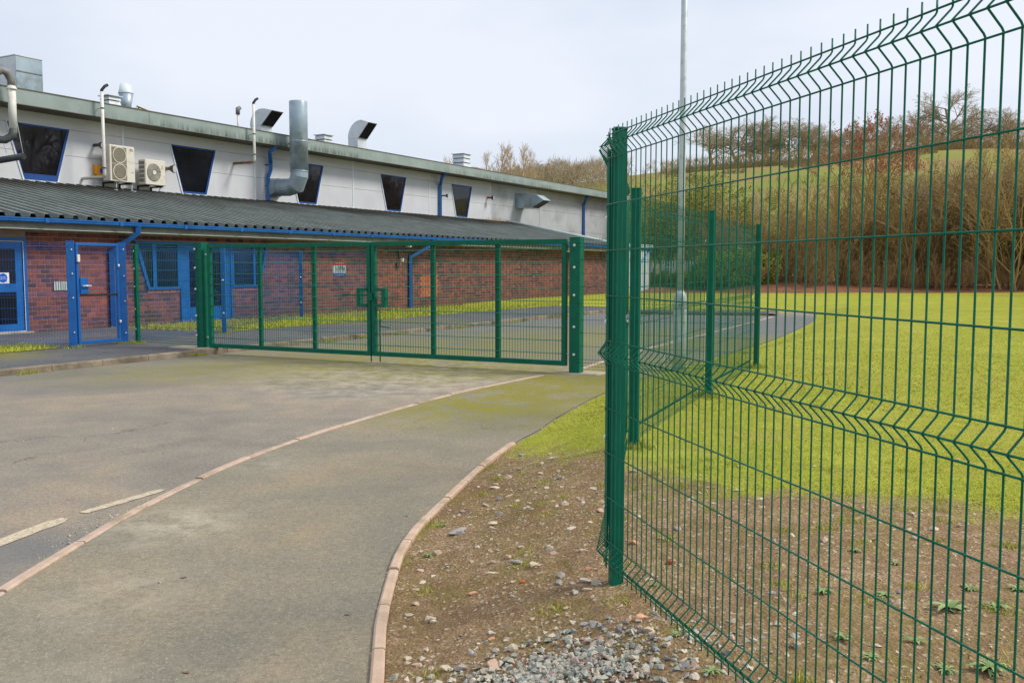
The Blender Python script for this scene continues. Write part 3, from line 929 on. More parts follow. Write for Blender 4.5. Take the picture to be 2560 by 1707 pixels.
# moss cushions caught at the head of the roof
moss = MB(BX)
for k in range(520):
    tt = R.uniform(12, 46); pp = UP - 0.03 - abs(R.gauss(0, 0.16)); s_ = R.uniform(.015, .05)
    if tt > 44.5: s_ *= 1.0
    moss.add([(tt - s_ * 2, pp, rz_(pp) + .03), (tt + s_ * 2, pp - .02, rz_(pp) + .03), (tt, pp - s_ * 2, rz_(pp) + .03), (tt, pp + s_, rz_(pp) + .04 + s_)], [(0, 1, 3), (1, 2, 3), (2, 0, 3)])
moss.build('roof_moss', 'roof_moss', roof, kind='stuff')
# tufts where the capping starts
tuft = MB(BX)
for k in range(260):
    tt = 43.3 + R.gauss(3.0, 0.9); pp = UP - R.uniform(.05, .5); h_ = R.uniform(.08, .36) * (1 - min(1, abs(tt - 46.6) / 3.2) * .7)
    zz = rz_(pp) + .02
    dx = R.uniform(-.08, .08)
    tuft.face([(tt - .012, pp, zz), (tt + .012, pp, zz), (tt + dx, pp - R.uniform(-.05, .1), zz + h_)])
tuft.build('roof_weeds', 'bark_hedge', roof, kind='stuff')

# downpipes with swan necks
def downpipe(parent, pts, hw=0.062, mat='blue', name='downpipe'):
    m = MB(BX)
    m.tube(pts, hw * 1.414, 4, smooth=False)
    return m.build(name, mat, parent)
for tt_top, tt, zb in ((16.04, 15.62, 0.0), (29.3, 28.5, 0.08)):
    d = downpipe(ext, [(tt_top, 19.91, 2.66), (tt_top, 19.93, 2.48), (tt, WP - .07, 2.0), (tt, WP - .07, zb)])
    for zz in (1.72, 0.62):
        m = MB(BX); m.box(tt - .085, tt + .085, WP - .025, WP - .004, zz - .02, zz + .02); m.build('pipe_bracket', 'blue', d)

# left entrance door
def rect_frame(m, t0, t1, z0, z1, w_, p0, p1):
    m.box(t0, t1, p0, p1, z1 - w_, z1); m.box(t0, t1, p0, p1, z0, z0 + w_)
    m.box(t0, t0 + w_, p0, p1, z0 + w_, z1 - w_); m.box(t1 - w_, t1, p0, p1, z0 + w_, z1 - w_)
dr = thing('entrance_door', BX(12.4, WP, 0.1), BROT)
dr.parent = ext; dr.matrix_parent_inverse = wmat(ext).inverted()
m = MB(BX); rect_frame(m, 11.2, 13.355, 0.105, 2.305, 0.075, WP - .05, WP + .06); m.build('door_frame', 'blue', dr)
m = MB(BX); rect_frame(m, 11.29, 13.27, 0.14, 2.22, 0.012, WP - .062, WP - .052); m.build('weather_seal', 'white_plastic', dr)
lf = MB(BX)
lf.box(11.3, 11.42, WP - .03, WP + .02, .16, 2.2); lf.box(13.08, 13.255, WP - .03, WP + .02, .16, 2.2)
lf.box(11.42, 13.08, WP - .03, WP + .02, 2.05, 2.2); lf.box(11.42, 13.08, WP - .03, WP + .02, 1.06, 1.25); lf.box(11.42, 13.08, WP - .03, WP + .02, .16, .32)
lf.build('door_leaf', 'blue', dr)
for (a, b) in ((1.25, 2.05), (.32, 1.06)):
    m = MB(BX); m.box(11.42, 13.08, WP - .015, WP - .005, a, b); m.build('pane', 'glass', dr)
m = MB(BX); m.box(11.1, 13.4, WP - .16, WP - .02, .107, .135); m.build('threshold', 'pad', dr)
# round blue notice on a white square
sg = thing('door_notice', BX(12.77, WP - .02, 1.27), BROT, 'square white notice with a blue disc on the left blue door', 'sign')
m = MB(BX); m.box(12.62, 12.92, WP - .036, WP - .031, 1.255, 1.50); m.build('plate', 'sign_white', sg)
m = MB(BX)
n = 28
cs = [(12.77 + .105 * math.cos(2 * math.pi * k / n), 1.378 + .105 * math.sin(2 * math.pi * k / n)) for k in range(n)]
m.prism(cs, WP - .0395, WP - .0365); m.build('disc', 'sign_blue', sg)
def wall_text(txt, t_, z_, size, perp, mat, parent, sx=1.0):
    cu = bpy.data.curves.new('lettering', 'FONT')
    cu.body = txt; cu.size = size; cu.align_x = 'CENTER'; cu.align_y = 'CENTER'; cu.extrude = 0.0006
    ob = bpy.data.objects.new('lettering', cu)
    COL.objects.link(ob)
    dg = bpy.context.evaluated_depsgraph_get()
    me = bpy.data.meshes.new_from_object(ob.evaluated_get(dg))
    bpy.data.objects.remove(ob)
    me.materials.clear(); me.materials.append(MT[mat])
    o = bpy.data.objects.new('lettering', me)
    COL.objects.link(o)
    Mw = Matrix.Translation(BX(t_, perp, z_)) @ Matrix.Rotation(BROT, 4, 'Z') @ Matrix.Rotation(math.pi / 2, 4, 'X') @ Matrix.Diagonal((sx, 1, 1, 1))
    o.parent = parent
    o.matrix_local = wmat(parent).inverted() @ Mw
    return o
wall_text('Fire door', 12.77, 1.400, .04, WP - .0402, 'sign_white', sg)
wall_text('keep locked', 12.77, 1.360, .035, WP - .0402, 'sign_white', sg)

# middle window and door group with splayed ends
wg = thing('window_group', BX(18.7, WP, 0.1), BROT)
wg.parent = ext; wg.matrix_parent_inverse = wmat(ext).inverted()
fr = MB(BX)
P0_, P1_ = WP - .045, WP + .08
fr.prism([(16.36, 2.305), (21.17, 2.305), (21.16, 2.235), (16.38, 2.235)], P0_, P1_)                      # head
fr.prism([(16.36, 2.235), (16.46, 2.235), (16.80, 1.10), (16.71, 1.10)], P0_, P1_)                         # splayed jamb
fr.prism([(21.07, 2.235), (21.15, 2.235), (20.84, 1.10), (20.76, 1.10)], P0_, P1_)
fr.box(16.71, 17.80, P0_ - .02, P1_, 1.035, 1.10); fr.box(19.69, 20.84, P0_ - .02, P1_, 1.035, 1.10)       # sills
fr.box(16.90, 17.02, P0_, P1_, 1.10, 2.235); fr.box(17.72, 17.86, P0_, P1_, 1.10, 2.235)
fr.box(19.62, 19.76, P0_, P1_, 1.10, 2.235); fr.box(20.52, 20.62, P0_, P1_, 1.10, 2.235)
fr.box(17.80, 17.86, P0_, P1_, .11, 1.10); fr.box(19.62, 19.69, P0_, P1_, .11, 1.10)
fr.build('window_frame', 'blue', wg)
for q in ([(16.46, 2.235), (16.90, 2.235), (16.90, 1.10), (16.80, 1.10)], [(17.02, 2.235), (17.72, 2.235), (17.72, 1.10), (17.02, 1.10)],
          [(19.76, 2.235), (20.52, 2.235), (20.52, 1.10), (19.76, 1.10)], [(20.62, 2.235), (21.07, 2.235), (20.76, 1.10), (20.62, 1.10)]):
    m = MB(BX); m.prism(q, WP - .02, WP - .008); m.build('pane', 'glass', wg)
dl = MB(BX)
dl.box(17.86, 18.12, WP - .03, WP + .03, .13, 2.235); dl.box(19.36, 19.62, WP - .03, WP + .03, .13, 2.235); dl.box(18.62, 18.86, WP - .03, WP + .03, .13, 2.235)
for a, b in ((18.12, 18.62), (18.86, 19.36)):
    dl.box(a, b, WP - .03, WP + .03, 2.08, 2.235); dl.box(a, b, WP - .03, WP + .03, .13, .52)
dl.build('double_door', 'blue', wg)
for a, b in ((18.12, 18.62), (18.86, 19.36)):
    m = MB(BX); m.box(a, b, WP - .015, WP - .005, .52, 2.08); m.build('pane', 'glass', wg)
m = MB(BX); m.box(17.7, 19.8, WP - .12, WP - .0, .075, .108); m.build('threshold', 'pad', wg)

# small louvred vent in the brickwork
va, vb = W(133, 704, WP), W(183, 725, WP)
lv = thing('wall_vent', BX((va[0] + vb[0]) / 2, WP, vb[1]), BROT, 'pale grey slotted vent grille in the brickwork left of blue gate', 'vent')
m = MB(BX); m.box(va[0], vb[0] + .02, WP - .012, WP - .008, vb[1], va[1]); m.build('backing', 'black', lv)
for k in range(9):
    a = va[0] + (vb[0] + .02 - va[0]) * k / 9
    m = MB(BX); m.box(a, a + .044, WP - .03, WP - .0125, vb[1], va[1]); m.build('slat', 'vent_grey', lv)

# security camera, round lamp and cable by the right downpipe
c1 = W(1025, 613, 20.1); c2 = W(1011, 652, 20.2)
o = MB(BX); o.tube([(c1[0], 20.46, c1[1] + .02), (c1[0], 20.25, c1[1])], .03, 8); o.tube([(c1[0] - .02, 20.25, c1[1]), (c1[0], 20.06, c1[1])], .075, 14)
o.build('wall_lamp', 'white_plastic', label='small round white lamp under the eaves by blue downpipe', cat='lamp')
cm = thing('dome_camera', BX(c2[0], WP, c2[1]), BROT, 'white dome camera on black bracket beside the blue downpipe', 'camera')
o = MB(BX); o.tube([(c2[0] - .02, WP - .01, c2[1] + .42), (c2[0] - .02, WP - .06, c2[1] + .1), (c2[0], WP - .2, c2[1] + .08)], .018, 6); o.build('bracket', 'black', cm)
o = MB(BX); o.tube([(c2[0], WP - .2, c2[1] + .085), (c2[0], WP - .2, c2[1] + .03)], .07, 14); o.tube([(c2[0], WP - .2, c2[1] + .03), (c2[0], WP - .2, c2[1] - .03), (c2[0], WP - .2, c2[1] - .06)], [.065, .055, .025], 14); o.build('dome', 'white_plastic', cm)
o = MB(BX); o.tube([(c2[0] - .1, WP - .01, c2[1] - .05), (c2[0] - .06, WP - .02, c2[1] - .3), (c2[0] + .0, WP - .04, c2[1] - .2), (c2[0] + .02, WP - .1, c2[1] + .02)], .01, 5); o.build('cable', 'black', cm)

# ------------------------------------------------------------------ hall (upper building)
HT0, HT1 = 8.0, 65.0
WB, WTOP = 4.22, 6.43
hall = thing('workshop_hall', BX(36, UP, 0), BROT, 'long pale clad hall with trapezoid windows and weathered grey fascia', 'building')
m = MB(BX); m.box(HT0, HT1, UP + .04, UP + 16, -.2, WTOP); m.build('hall_wall', 'clad_grey', hall)
WC = [18.47 + 6.14 * k for k in range(-1, 5)]
WT, WZ0, WZ1 = 1.055, 4.33, 6.035      # half width at top, sill, head
WBt = 0.555
def win_half(z):
    return WBt + (WT - WBt) * (z - WZ0) / (WZ1 - WZ0)
ZM = 5.2
g = 0.012
def clad(poly, mat='clad'):
    m = MB(BX); m.prism(poly, UP, UP + .04); m.build('cladding_panel', mat, hall)
joints = [HT0] + [c + 3.07 for c in WC]
for k, c in enumerate(WC):
    jl = c - 3.07; jr = c + 3.07
    if k == 0: jl = HT0
    for (za, zb) in ((WB + .09, ZM), (ZM, WZ1)):
        a0, b0 = max(za, WZ0), zb
        ha, hb = win_half(max(za + g / 2, WZ0)) + .03, win_half(zb - g / 2) + .03
        lo = za + g / 2
        clad([(jl + g, lo), (c - ha, lo), (c - hb, zb - g / 2), (jl + g, zb - g / 2)])
        clad([(c + ha, lo), (jr - g, lo), (jr - g, zb - g / 2), (c + hb, zb - g / 2)])
    clad([(jl + g, WZ1 + g / 2), (jr - g, WZ1 + g / 2), (jr - g, WTOP), (jl + g, WTOP)])
    # white cover strip on the joint
    m = MB(BX); m.box(jr - .045, jr + .045, UP - .015, UP - .002, WB, WTOP); m.build('cover_strip', 'roof_white', hall)
tt = WC[-1] + 3.07
while tt < HT1 - .5:
    e_ = min(HT1, tt + 6.0)
    for (za, zb) in ((2.6, 4.0), (4.0, ZM), (ZM, WZ1), (WZ1, WTOP)):
        clad([(tt + g, za + g / 2), (e_ - g, za + g / 2), (e_ - g, zb - g / 2), (tt + g, zb - g / 2)], 'clad_grey')
    tt = e_
m = MB(BX); m.box(HT0, 47.2, UP - .02, UP - .003, WB - .1, WB + .085); m.build('base_flashing', 'flash', hall)
for k, c in enumerate(WC):
    wn = thing('window', BX(c, UP, WZ0), BROT)
    wn.parent = hall; wn.matrix_parent_inverse = wmat(hall).inverted()
    fw = .085
    m = MB(BX)
    zt, zb = WZ1, WZ0
    m.prism([(c - WT, zt), (c + WT, zt), (c + WT - .02, zt - .05), (c - WT + .02, zt - .05)], UP - .02, UP + .03)
    m.prism([(c - WBt, zb), (c + WBt, zb), (c + WBt + .02, zb + (.19 if k == 1 else .07)), (c - WBt - .02, zb + (.19 if k == 1 else .07))], UP - .02, UP + .03)
    zb2 = zb + (.19 if k == 1 else .07)
    def hx(z): return win_half(z)
    m.prism([(c + hx(zb2) - fw, zb2), (c + hx(zb2), zb2), (c + hx(zt - .05), zt - .05), (c + hx(zt - .05) - fw, zt - .05)], UP - .02, UP + .03)
    m.prism([(c - hx(zb2) + fw * .35, zb2), (c - hx(zb2), zb2), (c - hx(zt - .05), zt - .05), (c - hx(zt - .05) + fw * .35, zt - .05)], UP - .02, UP + .03)
    m.build('window_frame', 'blue_frame', wn)
    m = MB(BX)
    m.prism([(c - hx(zb2) + .02, zb2), (c + hx(zb2) - .06, zb2), (c + hx(zt) - .06, zt - .04), (c - hx(zt) + .02, zt - .04)], UP + .005, UP + .02)
    m.build('pane', 'glass_dusty' if k != 2 else 'glass', wn)
    m = MB(BX)
    m.prism([(c - WBt - .06, zb - .005), (c - WBt - .005, zb - .005), (c - WT - .005, zt), (c - WT - .05, zt)], UP - .03, UP - .002)
    m.prism([(c + WBt + .005, zb - .005), (c + WBt + .05, zb - .005), (c + WT + .04, zt), (c + WT + .005, zt)], UP - .012, UP - .002)
    m.box(c - WBt - .06, c + WBt + .05, UP - .05, UP - .002, zb - .05, zb - .006)
    m.build('window_trim', 'roof_white', wn)
# roof edge
FP = 26.6
m = MB(BX); m.box(HT0, HT1 + .6, FP, FP + .03, 6.45, 6.91); m.build('fascia', 'fascia', hall)
m = MB(BX); m.box(HT0, HT1 + .6, FP + .031, UP + .03, 6.435, 6.449); m.build('soffit', 'soffit', hall)
m = MB(BX); m.box(HT0, HT1 + .6, FP - .02, FP + .08, 6.905, 6.935); m.build('fascia_capping', 'soffit', hall)
m = MB(BX); m.box(HT0, HT1 + .6, FP - .012, FP - .002, 6.452, 6.475); m.build('drip_trim', 'low_fascia', hall)
m = MB(BX); m.face([(HT0, FP + .05, 6.92), (HT1 + .6, FP + .05, 6.92), (HT1 + .6, 43.5, 7.5), (HT0, 43.5, 7.5)]); m.build('hall_roof', 'corr', hall)
for tt in (22.0, 31.0, 40.5, 50.0):
    m = MB(BX); m.box(tt - .008, tt + .008, FP - .004, FP - .001, 6.48, 6.9); m.build('fascia_joint', 'soffit', hall)
# hall downpipes
for (pt, pm_, pb) in (((690, 372), (682, 400), (672, 478)), ((1113, 440), (1102, 462), (1102, 543)), ((1473, 498), (1462, 518), (1460, 585))):
    a = W(*pt, FP + .1); b = W(*pm_, UP - .12); c = W(*pb, UP - .12)
    if pt[0] == 690:
        pts = [(a[0], FP + .1, 6.42), (a[0] - .15, FP + .3, 6.2), (b[0] - .15, UP - .14, 5.85), (b[0] - .15, UP - .14, 5.55), (c[0], UP - .1, 5.25), (c[0], UP - .1, WB + .06)]
    else:
        pts = [(a[0], FP + .1, 6.42), (a[0] - .05, FP + .25, 6.3), (c[0], UP - .1, 5.9), (c[0], UP - .1, WB + .04 if pt[0] < 1300 else 3.2)]
    d = downpipe(hall, pts, .07)
    m = MB(BX); m.box(c[0] - .12, c[0] + .12, UP - .3, UP - .03, pts[-1][2] - .06, pts[-1][2] + .03); m.build('pipe_shoe', 'black', d)
    for zz in (4.9, 5.75):
        m = MB(BX); m.box(c[0] - .1, c[0] + .1, UP - .05, UP - .021, zz - .02, zz + .02); m.build('pipe_bracket', 'blue', d)

# ------------------------------------------------------------------ equipment on the hall wall
def ac_unit(name, px, label, two):
    """px: front face left x, right x, top y at left, bottom y at left"""
    out = .62
    fp_ = UP - out
    l = W(px[0], px[2], fp_); r = W(px[1], px[2], fp_); bz = W(px[0], px[3], fp_)[1]
    t0, t1, z1, z0 = l[0], r[0], l[1], bz
    u = thing(name, BX((t0 + t1) / 2, fp_ + .16, z0), BROT, label, 'air conditioner')
    m = MB(BX); m.bevbox(t0, t1, fp_, fp_ + .36, z0, z1, .018); m.build('casing', 'cream', u)
    wd, hh = t1 - t0, z1 - z0
    if two:
        for k in range(2):
            za = z0 + .05 * hh + k * .46 * hh; zb = za + .44 * hh
            m = MB(BX); m.box(t0 + .08 * wd, t0 + .66 * wd, fp_ - .012, fp_ - .002, za, zb); gr = m.build('fan_grille', 'grille', u)
            rr = .21 * hh; ctx, cz = t0 + .37 * wd, (za + zb) / 2
            m = MB(BX)
            for q in range(9):
                zz = za + (zb - za) * (q + .5) / 9
                m.box(t0 + .1 * wd, t0 + .64 * wd, fp_ - .022, fp_ - .0125, zz - .012, zz + .002)
            m.build('louvre', 'grille', gr)
            ring = MB(BX); n = 24
            for q in range(n):
                a0, a1 = 2 * math.pi * q / n, 2 * math.pi * (q + 1) / n
                ra, rb = .27 * wd, .245 * wd
                ring.prism([(ctx + ra * math.cos(a0), cz + ra * 1.0 * math.sin(a0)), (ctx + ra * math.cos(a1), cz + ra * math.sin(a1)), (ctx + rb * math.cos(a1), cz + rb * math.sin(a1)), (ctx + rb * math.cos(a0), cz + rb * math.sin(a0))], fp_ - .03, fp_ - .0225)
            ring.build('guard_ring', 'cream', gr)
        m = MB(BX)
        m.prism([(t0 + .80 * wd, z0 + .90 * hh), (t0 + .86 * wd, z0 + .90 * hh), (t0 + .86 * wd, z0 + .93 * hh), (t0 + .80 * wd, z0 + .93 * hh)], fp_ - .004, fp_ - .001)
        m.prism([(t0 + .87 * wd, z0 + .905 * hh), (t0 + .93 * wd, z0 + .905 * hh), (t0 + .90 * wd, z0 + .935 * hh)], fp_ - .004, fp_ - .001)
        m.box(t0 + .80 * wd, t0 + .94 * wd, fp_ - .004, fp_ - .001, z0 + .875 * hh, z0 + .888 * hh)
        m.build('badge', 'sign_dark', u)
        m = MB(BX); m.box(t0 + .85 * wd, t0 + .92 * wd, fp_ - .004, fp_ - .001, z0 + .27 * hh, z0 + .285 * hh); m.build('rating_plate', 'sign_dark', u)
    else:
        ctx, cz, rr = t0 + .42 * wd, z0 + .5 * hh, .34 * wd
        n = 30
        m = MB(BX); m.prism([(ctx + rr * math.cos(2 * math.pi * q / n), cz + rr * 1.05 * math.sin(2 * math.pi * q / n)) for q in range(n)], fp_ - .012, fp_ - .002); gr = m.build('fan_grille', 'grille', u)
        for q in range(10):
            a0 = 2 * math.pi * q / 10
            m = MB(BX)
            m.prism([(ctx + .3 * rr * math.cos(a0), cz + .3 * rr * math.sin(a0)), (ctx + .95 * rr * math.cos(a0 + .12), cz + .95 * rr * math.sin(a0 + .12)), (ctx + .95 * rr * math.cos(a0 + .34), cz + .95 * rr * math.sin(a0 + .34)), (ctx + .3 * rr * math.cos(a0 + .45), cz + .3 * rr * math.sin(a0 + .45))], fp_ - .018, fp_ - .0125)
            m.build('fan_blade', 'pipe_grey', gr)
        for k in range(5):
            r2 = rr * (.45 + .12 * k)
            m = MB(BX); m.tube([(ctx + r2 * math.cos(2 * math.pi * q / 24), fp_ - .03, cz + r2 * math.sin(2 * math.pi * q / 24)) for q in range(25)], .005, 4); m.build('guard_ring', 'cream', gr)
        m = MB(BX); m.prism([(ctx + .27 * rr * math.cos(2 * math.pi * q / 16), cz + .27 * rr * math.sin(2 * math.pi * q / 16)) for q in range(16)], fp_ - .034, fp_ - .019); m.build('fan_hub', 'cream', gr)
        # three diamond emblem
        bx, bz_ = t0 + .83 * wd, z0 + .76 * hh
        s_ = .045
        m = MB(BX)
        for ang in (90, 210, 330):
            a = math.radians(ang)
            d = (math.cos(a), math.sin(a)); p = (-d[1], d[0])
            m.prism([(bx, bz_), (bx + d[0] * s_ * .5 + p[0] * s_ * .3, bz_ + d[1] * s_ * .5 + p[1] * s_ * .3), (bx + d[0] * s_, bz_ + d[1] * s_), (bx + d[0] * s_ * .5 - p[0] * s_ * .3, bz_ + d[1] * s_ * .5 - p[1] * s_ * .3)], fp_ - .004, fp_ - .001)
        m.build('badge', 'sign_red', u)
        m = MB(BX); m.box(bx - .06, bx + .06, fp_ - .004, fp_ - .001, bz_ - .085, bz_ - .07); m.build('badge_lettering', 'sign_dark', u)
        for k in range(5):
            zz = z0 + hh * (.12 + .17 * k)
            m = MB(BX); m.box(t0 - .012, t0 - .002, fp_ + .05, fp_ + .31, zz, zz + hh * .12); m.build('side_grille', 'pipe_grey', u)
    for tt in (t0 + .15 * wd, t1 - .2 * wd):
        m = MB(BX)
        m.box(tt, tt + .05, fp_ - .0, UP - .004, z0 - .06, z0 - .004)
        m.prism([(UP - .01, z0 - .06), (UP - .05, z0 - .06), (UP - .05, z0 - .28), (UP - .01, z0 - .28)], tt, tt + .05, 'x')
        m.build('bracket', 'black', u)
    if two:
        for tt in (t0 + .3 * wd, t0 + .92 * wd):
            m = MB(BX); m.tube([(tt, fp_ + .1, z0 - .002), (tt, fp_ + .1, rz_(fp_ + .1) + .06)], .02, 6); m.box(tt - .18, tt + .18, fp_ - .02, fp_ + .22, rz_(fp_) + .03, rz_(fp_) + .075)
            m.build('leg', 'galv', u)
    else:
        m = MB(BX)
        m.tube([(t1 - .01, fp_ + .2, z0 + .18), (t1 + .05, fp_ + .3, z0 + .02), (t1 + .0, fp_ + .4, z0 - .2), (t1 - .35, UP - .05, z0 - .22), (t1 - .5, UP - .04, z0 - .2)], .012, 5)
        m.build('cable', 'black', u)
    return u
ac_unit('tall_condenser_unit', (273, 336, 360.5, 452), 'tall cream air conditioner with two stacked grilles on hall wall', True)
ac_unit('fan_condenser_unit', (362.5, 413, 397.5, 461), 'square cream air conditioner with one round fan on hall wall', False)

# white flues rising in front of the roof edge
def flue(x_wall, y_wall, x_v, y_low, y_top, tip, label, r=.052, horiz='rust', out=1.05):
    vp = UP - out
    a = W(x_wall, y_wall, UP - .02); b = W(x_v, y_low, vp); c = W(x_v, y_top, vp); d = W(*tip, vp)
    u = thing('wall_flue', BX(a[0], UP, a[1]), BROT, label, 'flue')
    tv = b[0]
    m = MB(BX); m.tube([(tv - .05, UP - .01, b[1] - .04), (tv - .02, vp + .12, b[1] - .04), (tv, vp + .03, b[1] - .01)], r * .95, 10); m.build('horizontal_pipe', horiz, u)
    m = MB(BX); m.tube([(tv, vp + .06, b[1] - .04), (tv, vp, b[1] + .06), (tv, vp, c[1])], r, 12); m.build('vertical_pipe', 'white_plastic', u)
    m = MB(BX); m.tube([(tv, vp, c[1] - .02), (tv, vp, c[1] + .05), (tv + .1, vp - .02, d[1] - .06), (tv + .2, vp - .03, d[1])], r * .92, 10); m.build('elbow', 'black' if r < .09 else 'pipe_grey', u)
    for zz in (b[1] + .25, 6.7):
        m = MB(BX); m.tube([(tv, vp, zz - .02), (tv, vp, zz + .02)], r * 1.12, 12); m.build('clamp', 'black', u)
    m = MB(BX); m.tube([(tv, vp, 6.7), (tv, FP - .003, 6.7)], .012, 5); m.build('stay', 'galv', u)
    return u
flue(208, 440, 261.5, 440, 231, (272, 214), 'white flue pipe climbing past the roof edge beside tall air conditioner', horiz='cream')
flue(582, 408, 636.5, 403, 262, (643, 247), 'thin white flue with rusty wall pipe left of silver duct')

# big flue at the left edge of the picture
vp = UP - 1.15
a = W(33, 322, vp); b = W(31, 215, vp); tv = a[0]
u = thing('wall_flue', BX(tv, UP, a[1]), BROT, 'thick grey flue with a hooked top at the left edge', 'flue')
m = MB(BX); m.tube([(tv, vp, a[1] - .12), (tv, vp, b[1])], .11, 16); m.build('vertical_pipe', 'white_plastic', u)
m = MB(BX); m.tube([(tv, vp, b[1] - .02), (tv, vp, b[1] + .16), (tv - .12, vp + .0, b[1] + .36), (tv - .32, vp, b[1] + .40), (tv - .5, vp, b[1] + .22)], .11, 14); m.build('hooked_top', 'pipe_grey', u)
m = MB(BX); m.tube([(tv, vp, a[1]), (tv - .02, vp, a[1] - .2), (tv - .2, vp + .1, a[1] - .34), (tv - 1.2, vp + .9, a[1] - .36), (tv - 1.35, UP, a[1] - .36)], .11, 14); m.build('lower_bend', 'pipe_dark', u)
m = MB(BX); m.tube([(tv, vp, b[1] - .12), (tv, vp, b[1] - .06)], .14, 16); m.build('collar', 'white_plastic', u)
e = W(58, 391, UP - 1.5); es = W(-30, 406, UP - .02)
u = thing('exhaust_pipe', BX(e[0] - .9, UP, e[1] - .35), BROT, 'dark open ended exhaust pipe slanting out below window at left', 'pipe')
m = MB(BX)
pp = [(es[0], UP - .01, es[1]), (es[0] * .9 + e[0] * .1, UP - .16, es[1] * .9 + e[1] * .1), (e[0], UP - 1.5, e[1])]
m.tube(pp, .095, 14); m.build('tube', 'pipe_dark', u)
m = MB(BX); d = (Vector(pp[2]) - Vector(pp[1])).normalized(); q = Vector(pp[2])
m.tube([q - d * .01, q + d * .012], .082, 14); m.build('bore', 'black', u)
for dx in (0.0, -.35):
    m = MB(BX); m.tube([(e[0] + dx * .8, UP - 1.5 + abs(dx), e[1] + .08), (e[0] + .35 + dx * 2, FP + .2, 6.44)], .008, 5); m.build('stay_wire', 'galv', u)

# silver extract duct: square root at the wall, segmented bend, tall drum
vp = UP - 1.45
l = W(728, 440, vp); r = W(768.5, 440, vp); tp = W(750, 255, vp)[1]; bz = W(750, 472, vp)[1]
tc_, rad = (l[0] + r[0]) / 2, (r[0] - l[0]) / 2 * .76
u = thing('extract_duct', BX(tc_, UP, bz), BROT, 'large silver extract duct bending up past the roof edge', 'duct')
zb = W(748, 430, vp)[1]
m = MB(BX); m.lathe(tc_, vp, [(rad, zb), (rad, tp - .02), (rad * .97, tp)], 28); m.build('drum', 'duct', u)
for zz in (6.62, zb + .02):
    m = MB(BX); m.lathe(tc_, vp, [(rad * 1.01, zz - .02), (rad * 1.03, zz), (rad * 1.01, zz + .02)], 28); m.build('collar', 'duct', u)
zc = W(690, 470, UP - .1)[1]
m = MB(BX)
seg = [(tc_, vp, zb + .01), (tc_, vp, zb - .16), (tc_, vp + .18, zb - .52), (tc_ - .02, vp + .55, zc - .02), (tc_ - .02, UP - .42, zc)]
m.tube(seg, rad * .97, 20, smooth=False); m.build('bend', 'duct', u)
m = MB(BX)
n = 20
c0 = [(tc_ - .02 + rad * math.cos(2 * math.pi * q / n + .16), UP - .42, zc + rad * math.sin(2 * math.pi * q / n + .16)) for q in range(n)]
def sq(a):
    ca, sa = math.cos(a), math.sin(a); k = rad * 1.05 / max(abs(ca), abs(sa)); return (tc_ - .02 + ca * k, UP - .002, zc + sa * k)
c1_ = [sq(2 * math.pi * q / n + .16) for q in range(n)]
m.add(c0 + c1_, [(q, (q + 1) % n, (q + 1) % n + n, q + n) for q in range(n)]); m.build('transition', 'duct', u)
m = MB(BX); m.box(tc_ + rad * .2, tc_ + rad * .3, vp, FP - .002, 6.58, 6.61); m.build('stay', 'rust', u)

# bent square cowl near the far end
def cowl_box(t0, t1, p_wall, out, z0, z1, drop, name, label):
    u = thing(name, BX((t0 + t1) / 2, p_wall, z0), BROT, label, 'vent')
    pr = [(p_wall - .003, z1), (p_wall - out * .45, z1), (p_wall - out * .75, z1 - .1), (p_wall - out, z1 - .42), (p_wall - out * .55, z0 - .02), (p_wall - .003, z0)]
    m = MB(BX); m.prism(pr, t0, t1, 'x'); m.build('hood', 'duct', u)
    m = MB(BX)
    a, b = Vector((0, pr[3][0], pr[3][1])), Vector((0, pr[4][0], pr[4][1]))
    nn = Vector((0, (b - a).z, -(b - a).y)).normalized()
    if nn.z > 0: nn = -nn
    q = [(t0 + .04, *(a + nn * .004 + (b - a) * .05).yz), (t1 - .04, *(a + nn * .004 + (b - a) * .05).yz), (t1 - .04, *(a + nn * .004 + (b - a) * .95).yz), (t0 + .04, *(a + nn * .004 + (b - a) * .95).yz)]
    m.face(q); m.build('mouth', 'black', u)
    m = MB(BX); m.box(t0 - .03, t1 + .03, p_wall - .06, p_wall - .02, z0 - .04, z1 + .03); m.build('flange', 'duct', u)
a = W(1296, 484, UP - .2); b = W(1312, 523, UP - .2)
cowl_box(a[0], a[0] + .95, UP, 1.9, b[1] + .02, a[1] - .02, .4, 'wall_cowl', 'square metal vent hood bent downward on the far hall wall')

# floodlights and a sounder
def round_light(px, py, r, label, mat_b, name='floodlight', out=.35):
    c = W(px, py, UP - out)
    u = thing(name, BX(c[0], UP, c[1]), BROT, label, 'floodlight')
    m = MB(BX); m.tube([(c[0], UP - .003, c[1]), (c[0], UP - out + .1, c[1])], r * .42, 10); m.build('arm', mat_b, u)
    d = Vector((.35, -1, -.15)).normalized()
    q = Vector((c[0], UP - out + .08, c[1]))
    m = MB(BX); m.tube([q, q + d * r * .9, q + d * r * 1.1], [r * .6, r, r], 16); m.build('housing', 'pipe_dark', u)
    m = MB(BX); m.tube([q + d * (r * 1.1), q + d * (r * 1.1 + .012)], r * .86, 16); m.build('lens', 'bolt', u)
round_light(430, 421, .15, 'round floodlight between single fan air conditioner and trapezoid window', 'rust')
round_light(1231, 494, .13, 'small floodlight on red base near the far end of hall wall', 'red')
round_light(1118, 489, .11, 'small grey floodlight right of the second hall downpipe', 'pipe_grey')
round_light(252, 362, .12, 'small dark floodlight half hidden behind white flue', 'pipe_dark')
c = W(249, 426, UP - .12)
u = thing('alarm_sounder', BX(c[0], UP, c[1] - .15), BROT, 'orange alarm sounder box with blue label beside white flue', 'alarm')
m = MB(BX); s_ = .17
